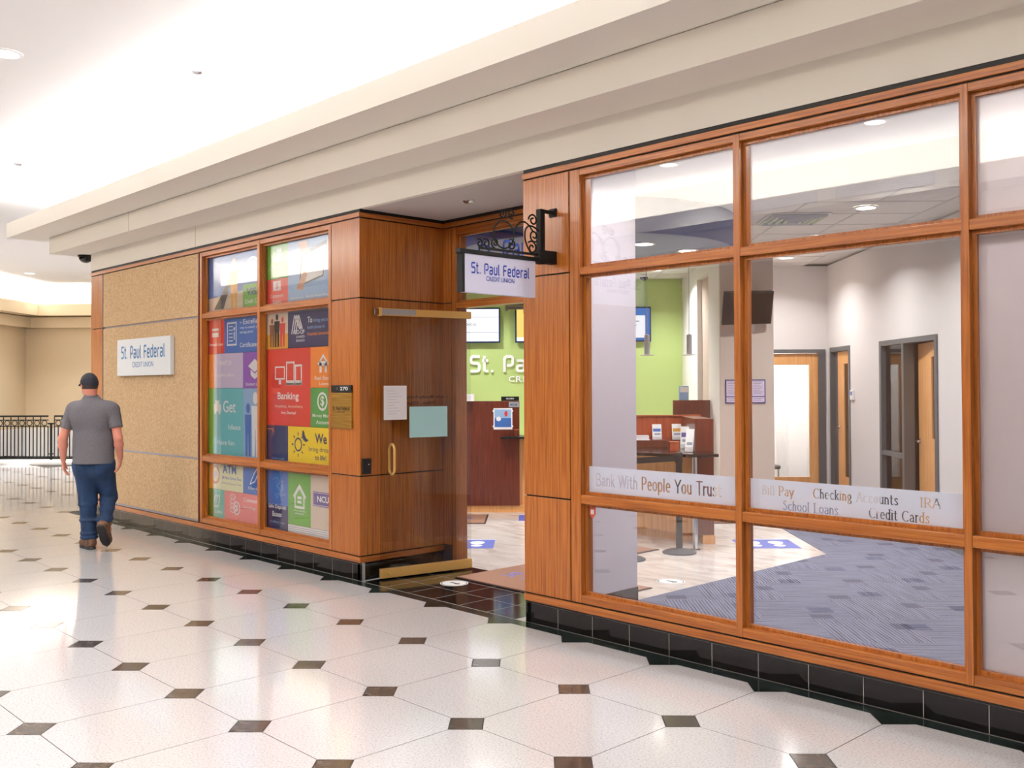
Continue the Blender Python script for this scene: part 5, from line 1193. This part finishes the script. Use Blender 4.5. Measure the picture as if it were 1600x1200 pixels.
# ================================================================== THE WALKING MAN (seen from behind; local x = his right, y = his way ahead)
class Field:
    def __init__(s, lo, hi, h):
        s.h = h; s.lo = np.array(lo, np.float32); n = [int(math.ceil((b - a) / h)) + 1 for a, b in zip(lo, hi)]
        s.ax = [np.float32(lo[k]) + np.arange(n[k], dtype=np.float32) * np.float32(h) for k in range(3)]
        s.d = np.full(n, 1.0, np.float32)
    def win(s, lo, hi, m):
        sl = []
        for k in range(3):
            i0 = max(0, int((lo[k] - m - s.lo[k]) / s.h)); i1 = min(len(s.ax[k]), int((hi[k] + m - s.lo[k]) / s.h) + 2); sl.append(slice(i0, max(i0, i1)))
        g = np.meshgrid(*[s.ax[k][sl[k]] for k in range(3)], indexing='ij', sparse=True); return tuple(sl), g
    def mix(s, sl, d, k, sub=False):
        a = s.d[sl]
        if sub: s.d[sl] = np.maximum(a, -d); return
        if k <= 0: s.d[sl] = np.minimum(a, d); return
        hh = np.clip(.5 + .5 * (a - d) / k, 0, 1); s.d[sl] = a * (1 - hh) + d * hh - k * hh * (1 - hh)
    def cone(s, p, q, r0, r1, k=.02, sx=1.0, sy=1.0):      # capsule with two radii, optionally flattened
        p, q = np.array(p, np.float32), np.array(q, np.float32); m = max(r0, r1) * max(1, 1 / min(sx, sy)) + .05
        sl, g = s.win(np.minimum(p, q), np.maximum(p, q), m); v = q - p; L = float(v @ v) or 1e-9
        X = [g[i] - p[i] for i in range(3)]; t = np.clip((X[0] * v[0] + X[1] * v[1] + X[2] * v[2]) / L, 0, 1)
        d = np.sqrt(((X[0] - t * v[0]) / sx) ** 2 + ((X[1] - t * v[1]) / sy) ** 2 + (X[2] - t * v[2]) ** 2) - (r0 + (r1 - r0) * t)
        s.mix(sl, (d * min(1, sx, sy)).astype(np.float32), k)
    def ell(s, c, r, k=.02, rz=0.0, sub=False, rx=0.0):
        c = np.array(c, np.float32); m = max(r) + .05; sl, g = s.win(c - max(r), c + max(r), .05); X = [g[i] - c[i] for i in range(3)]
        co, si = math.cos(rz), math.sin(rz); a, b, z = X[0] * co + X[1] * si, -X[0] * si + X[1] * co, X[2]
        if rx: cx, sxn = math.cos(rx), math.sin(rx); b, z = b * cx + z * sxn, -b * sxn + z * cx
        d = (np.sqrt((a / r[0]) ** 2 + (b / r[1]) ** 2 + (z / r[2]) ** 2) - 1) * min(r); s.mix(sl, d.astype(np.float32), k, sub)
    def plane(s, n, c):    # keep n.x <= c
        g = np.meshgrid(*s.ax, indexing='ij', sparse=True); s.d = np.maximum(s.d, (g[0] * n[0] + g[1] * n[1] + g[2] * n[2] - c).astype(np.float32))
    def build(s, name, material, parent):
        d = s.d; ins = d < 0; nx, ny, nz = d.shape
        c = np.zeros((nx - 1, ny - 1, nz - 1), np.int8)
        for i in (0, 1):
            for j in (0, 1):
                for k in (0, 1): c += ins[i:nx - 1 + i, j:ny - 1 + j, k:nz - 1 + k]
        act = (c > 0) & (c < 8); idx = np.full(act.shape, -1, np.int64); I = np.argwhere(act); idx[act] = np.arange(len(I))
        acc = np.zeros((len(I), 3)); cnt = np.zeros(len(I)); cor = [(i, j, k) for i in (0, 1) for j in (0, 1) for k in (0, 1)]
        for a in cor:
            for ax in range(3):
                if a[ax]: continue
                b = list(a); b[ax] = 1
                da = d[I[:, 0] + a[0], I[:, 1] + a[1], I[:, 2] + a[2]]; db = d[I[:, 0] + b[0], I[:, 1] + b[1], I[:, 2] + b[2]]
                m = (da < 0) != (db < 0); t = np.where(m, da / np.where(m, da - db, 1), 0); p = np.tile(np.array(a, float), (len(I), 1)); p[:, ax] += t
                acc += p * m[:, None]; cnt += m
        P = (I + acc / cnt[:, None]) * s.h + s.lo; F = []
        for ax in range(3):
            u, v = [k for k in range(3) if k != ax]; sl0 = [slice(None)] * 3; sl1 = [slice(None)] * 3; sl0[ax] = slice(0, -1); sl1[ax] = slice(1, None)
            A, B = ins[tuple(sl0)], ins[tuple(sl1)]; E_ = np.argwhere(A != B); E_ = E_[(E_[:, u] > 0) & (E_[:, v] > 0)]
            lim = np.array(act.shape); E_ = E_[(E_[:, u] < lim[u]) & (E_[:, v] < lim[v])]
            q = []
            for du, dv in ((0, 0), (1, 0), (1, 1), (0, 1)):
                e = E_.copy(); e[:, u] -= du; e[:, v] -= dv; q.append(idx[e[:, 0], e[:, 1], e[:, 2]])
            q = np.stack(q, 1); fl = A[E_[:, 0], E_[:, 1], E_[:, 2]] ^ (ax == 1); q[~fl] = q[~fl][:, ::-1]; F.append(q)
        F = np.concatenate(F); F = F[(F >= 0).all(1)]
        me = bpy.data.meshes.new(name); me.from_pydata(P.tolist(), [], F.tolist()); me.materials.append(MATS[material]); me.polygons.foreach_set('use_smooth', [True] * len(me.polygons)); me.update()
        o = bpy.data.objects.new(name, me); COL.objects.link(o); o.parent = parent; return o
mat('skin', (202, 132, 112), .55)
ramp_mat('shirt_grey', [(.3, (82, 79, 84)), (.7, (104, 101, 106))], 160, .9, 2, .6)
ramp_mat('denim', [(.3, (10, 32, 60)), (.55, (16, 46, 82)), (.8, (32, 64, 104))], 9, .85, 6, .7, (1, 1, .5))
ramp_mat('boot_leather', [(.3, (70, 46, 32)), (.7, (116, 80, 54))], 30, .6, 3)
mat('boot_sole', (34, 32, 34), .7)
ramp_mat('cap_dark', [(.35, (22, 24, 34)), (.6, (34, 36, 48)), (.8, (60, 62, 74))], 40, .85, 3)
man = thing('person', 'man in grey polo shirt, jeans and dark cap walking away past the cork wall', 'person', AB(-4.40, 9.65), ROT45)
HT = math.radians(42)        # head turned to his left
B_ = Field((-.46, -.30, .0), (.42, .34, 1.80), .0055)
sh = .012
# torso and legs under the clothes
B_.cone((.0, .0, .95), (.0, .0, 1.14), .125 - sh, .130 - sh, .03, 1.25, .85); B_.cone((.0, .0, 1.14), (-.01, .0, 1.34), .135 - sh, .150 - sh, .05, 1.25, .80)
B_.cone((-.155, 0, 1.40), (.135, 0, 1.40), .070 - sh, .070 - sh, .06)
for hip, knee, ank in (((-.085, 0, .90), (-.070, .03, .49), (-.035, -.005, .10)), ((.095, .01, .90), (.105, .13, .51), (.120, .00, .28))):
    B_.cone(hip, knee, .088 - sh, .060 - sh, .04); B_.cone(knee, ank, .058 - sh, .045 - sh, .03)
    B_.cone(ank, (ank[0], ank[1] + .10, max(.03, ank[2] - .10)), .035, .025, .02)
# neck and head
hc = np.array((-.050, .015, 1.635))
B_.cone((-.012, -.005, 1.40), (-.035, .005, 1.58), .062, .056, .03); B_.ell(hc, (.074, .094, .112), .03, HT); fx, fy = -math.sin(HT), math.cos(HT); rx_, ry_ = math.cos(HT), math.sin(HT)
def hp(r, f, u): return (hc[0] + rx_ * r + fx * f, hc[1] + ry_ * r + fy * f, hc[2] + u)
B_.ell(hp(0, .050, -.070), (.050, .050, .045), .03, HT); B_.cone(hp(0, .088, .012), hp(0, .104, -.024), .010, .014, .012)
for s in (-1, 1):
    B_.ell(hp(s * .074, -.008, -.010), (.010, .022, .032), .008, HT); B_.ell(hp(s * .030, .088, .014), (.016, .010, .010), 0, HT, True); B_.ell(hp(s * .030, .080, .014), (.012, .012, .011), .004, HT)
B_.ell(hp(0, .088, -.054), (.024, .010, .007), .006, HT); B_.ell(hp(0, .097, -.0545), (.020, .006, .0022), 0, HT, True)
# arms and hands
def hand(w, dirv, side, fwd, curl):
    """palm and five fingers from wrist w along dirv; side = towards the thumb"""
    dv = np.array(dirv, float); dv /= np.linalg.norm(dv); sd = np.array(side, float); sd -= dv * (sd @ dv); sd /= np.linalg.norm(sd); nn = np.cross(dv, sd); nn = nn if nn @ np.array(fwd) > 0 else -nn
    w = np.array(w, float); P = lambda a, b, c=0.0: tuple(w + dv * a + sd * b + nn * c)
    for b0 in (-.024, -.008, .008, .024): B_.cone(P(.0, b0 * .6), P(.088, b0 * 1.15), .0165, .0125, .010)
    for b0, L, spr in ((-.033, .060, -.10), (-.011, .074, -.03), (.011, .080, .03), (.033, .072, .09)):
        k1 = P(.088, b0); k2 = P(.088 + L * .48, b0 + L * .48 * spr, curl * .014); k3 = P(.088 + L * .80, b0 + L * .8 * spr, curl * .036); k4 = P(.088 + L * .94, b0 + L * .94 * spr, curl * .056)
        B_.cone(k1, k2, .0098, .0090, .004); B_.cone(k2, k3, .0090, .0082, .003); B_.cone(k3, k4, .0082, .0070, .003)
    t1, t2, t3, t4 = P(.022, .024), P(.056, .050, .010), P(.084, .062, .018), P(.104, .064, .024)
    B_.cone(t1, t2, .0150, .0115, .008); B_.cone(t2, t3, .0112, .0100, .004); B_.cone(t3, t4, .0098, .0080, .003)
def arm(S, E_, W, r=(.052, .044, .036, .027)):
    B_.cone(S, E_, r[0] - sh * .5, r[1], .03); m = tuple((np.array(E_) * .68 + np.array(W) * .32)); B_.cone(E_, m, r[1] - .002, r[1] + .001, .015); B_.cone(m, W, r[1] - .001, r[3], .015)
arm((-.205, 0, 1.385), (-.288, -.045, 1.105), (-.320, .030, .885)); arm((.190, 0, 1.385), (.262, -.035, 1.11), (.246, .055, .900))
hand((-.320, .030, .885), (.02, .10, -1), (-.35, .9, 0), (1, .3, 0), .75); hand((.246, .055, .900), (-.16, .12, -1), (-.2, .9, 0), (-1, .2, 0), 1.0)
B_.build('body', 'skin', man)
# polo shirt
S_ = Field((-.40, -.26, .80), (.38, .24, 1.56), .007)
S_.cone((.006, -.014, .84), (.005, .0, 1.10), .160, .146, .03, 1.27, 1.02); S_.cone((.005, .0, 1.08), (-.008, .0, 1.32), .146, .160, .05, 1.27, .84)
S_.cone((-.165, -.005, 1.395), (.145, -.005, 1.395), .080, .080, .06); S_.cone((-.012, -.01, 1.42), (-.02, -.005, 1.50), .110, .076, .05)
S_.ell((-.09, -.085, 1.30), (.10, .06, .12), .04); S_.ell((.075, -.085, 1.30), (.10, .06, .12), .04)
S_.plane((0, 0, -1), -.852)
T_ = Field((-.40, -.26, .80), (.38, .24, 1.56), .007)
for S0, E_ in (((-.205, 0, 1.385), (-.288, -.045, 1.105)), ((.190, 0, 1.385), (.262, -.035, 1.11))):
    a, b = np.array(S0), np.array(E_); u = (b - a) / np.linalg.norm(b - a); m = a + (b - a) * .66
    Q_ = Field((-.40, -.26, .80), (.38, .24, 1.56), .007); Q_.cone(a, tuple(a + (b - a) * .75), .072, .064, 0); Q_.plane(tuple(u), float(u @ m)); T_.d = np.minimum(T_.d, Q_.d)
k_ = .035; hh = np.clip(.5 + .5 * (S_.d - T_.d) / k_, 0, 1); sm = S_.d * (1 - hh) + T_.d * hh - k_ * hh * (1 - hh)
gz = S_.ax[2][None, None, :]; w_ = np.clip((gz - 1.27) / .06, 0, 1)
S_.d = (np.minimum(S_.d, T_.d) * (1 - w_) + sm * w_).astype(np.float32)
S_.plane((.10, -.28, .955), 1.455)
shirt = S_.build('polo_shirt', 'shirt_grey', man)
C_ = Field((-.16, -.14, 1.40), (.13, .14, 1.58), .005); C_.cone((-.018, -.008, 1.475), (-.026, -.004, 1.512), .074, .068, .0); C_.plane((.10, -.20, .97), 1.492)
C_.build('collar', 'shirt_grey', man)
# jeans
J_ = Field((-.27, -.24, .06), (.27, .30, .96), .007)
J_.cone((-.055, -.005, .86), (.065, -.005, .86), .132, .132, .04, 1.0, .92); J_.ell((-.07, -.062, .81), (.09, .08, .10), .05); J_.ell((.08, -.058, .81), (.09, .08, .10), .05)
for hip, knee, ank, r in (((-.085, 0, .83), (-.072, .03, .49), (-.038, -.005, .085), (.112, .084, .072)), ((.092, .01, .83), (.100, .135, .51), (.122, -.015, .265), (.110, .076, .056))):
    J_.cone(hip, knee, r[0], r[1], .05); J_.cone(knee, ank, r[1] - .002, r[2], .03); kn = np.array(knee); an = np.array(ank)
    for f in (.12, .5, .82, .92): p = kn + (an - kn) * f; J_.ell(tuple(p), ((r[2] + .012),) * 2 + (.016,), .02, .3)
J_.plane((0, 0, 1), .925)
g = np.meshgrid(*J_.ax, indexing='ij', sparse=True)
J_.d = np.where(g[0] < .04, np.maximum(J_.d, .098 - g[2]), np.maximum(J_.d, .262 - g[2] + 0 * g[0])).astype(np.float32)
J_.build('jeans', 'denim', man)
MB().box(-.11, -.03, -.158, -.150, .70, .80).build('back_pocket', 'denim', man) if False else None
# boots
def boot(an, dirv, up, name):
    dv = V(dirv).normalized(); u = V(up); u = (u - dv * u.dot(dv)).normalized(); r = dv.cross(u); an = V(an)
    P = lambda f, s, h: tuple(an + dv * f + r * s + u * h)
    F = Field([an[k] - .26 for k in range(3)], [an[k] + .26 for k in range(3)], .006)
    F.cone(P(-.035, 0, -.035), P(.0, 0, .055), .050, .054, .03); F.cone(P(-.030, 0, -.050), P(.150, 0, -.058), .045, .042, .03); F.cone(P(.02, 0, -.01), P(.13, 0, -.045), .045, .040, .03)
    F.plane(tuple(-u), -(an.dot(u) - .085)); F.plane(tuple(u), an.dot(u) + .075); F.build(name, 'boot_leather', man)
    m = MB(); n = 22; pts = [(-.085, .0), (-.075, .030), (-.04, .042), (.04, .040), (.11, .048), (.165, .038), (.195, .0)]; out = pts + [(a, -b) for a, b in pts[-2:0:-1]]
    vs = [P(a, b, h) for h in (-.105, -.078) for a, b in out]; k = len(out)
    m.add(vs, [tuple(range(k - 1, -1, -1)), tuple(range(k, 2 * k))] + [(i, (i + 1) % k, k + (i + 1) % k, k + i) for i in range(k)]); m.build('boot_sole', 'boot_sole', man, bevel=.004)
boot((-.035, -.005, .107), (-.72, .69, 0), (0, 0, 1), 'boot'); boot((.124, -.015, .235), (.05, .55, -.80), (0, .80, .55), 'boot')
# cap
K_ = Field((-.20, -.14, 1.58), (.10, .18, 1.78), .005)
K_.ell((hc[0], hc[1], hc[2] + .018), (.084, .104, .104), .01, HT); K_.plane((fx * .10, fy * .10, -1), -(1.622 - (fx * hc[0] + fy * hc[1]) * -.10))
K_.build('cap', 'cap_dark', man)
m = MB(); pr = [hp(math.sin(a) * .078, .070 + .085 * max(0, math.cos(a)) ** .8, .012 - .012 * abs(math.sin(a)) - .016 * max(0, math.cos(a))) for a in [math.radians(-90 + 180 * i / 14) for i in range(15)]]
pr2 = [hp(math.sin(a) * .076, .060, .012) for a in [math.radians(90 - 180 * i / 14) for i in range(15)]]
n_ = len(pr); m.add([V(p) for p in pr] + [V(p) for p in pr2] + [V(p) - V((0, 0, .005)) for p in pr] + [V(p) - V((0, 0, .005)) for p in pr2], [tuple(range(2 * n_)), tuple(range(4 * n_ - 1, 2 * n_ - 1, -1))] + [(i, (i + 1) % (2 * n_), 2 * n_ + (i + 1) % (2 * n_), 2 * n_ + i) for i in range(2 * n_)])
m.build('cap_brim', 'cap_dark', man)
H_ = Field((-.15, -.12, 1.56), (.06, .12, 1.66), .005); H_.ell((hc[0], hc[1] - .004, hc[2] - .008), (.0775, .0975, .094), .0, HT); H_.plane((fx, fy, 0), fx * hc[0] + fy * hc[1] - .004); H_.plane((0, 0, -1), -1.592); H_.plane((0, 0, 1), 1.642); mat('hair_dark', (44, 32, 28), .8); H_.build('hair', 'hair_dark', man)
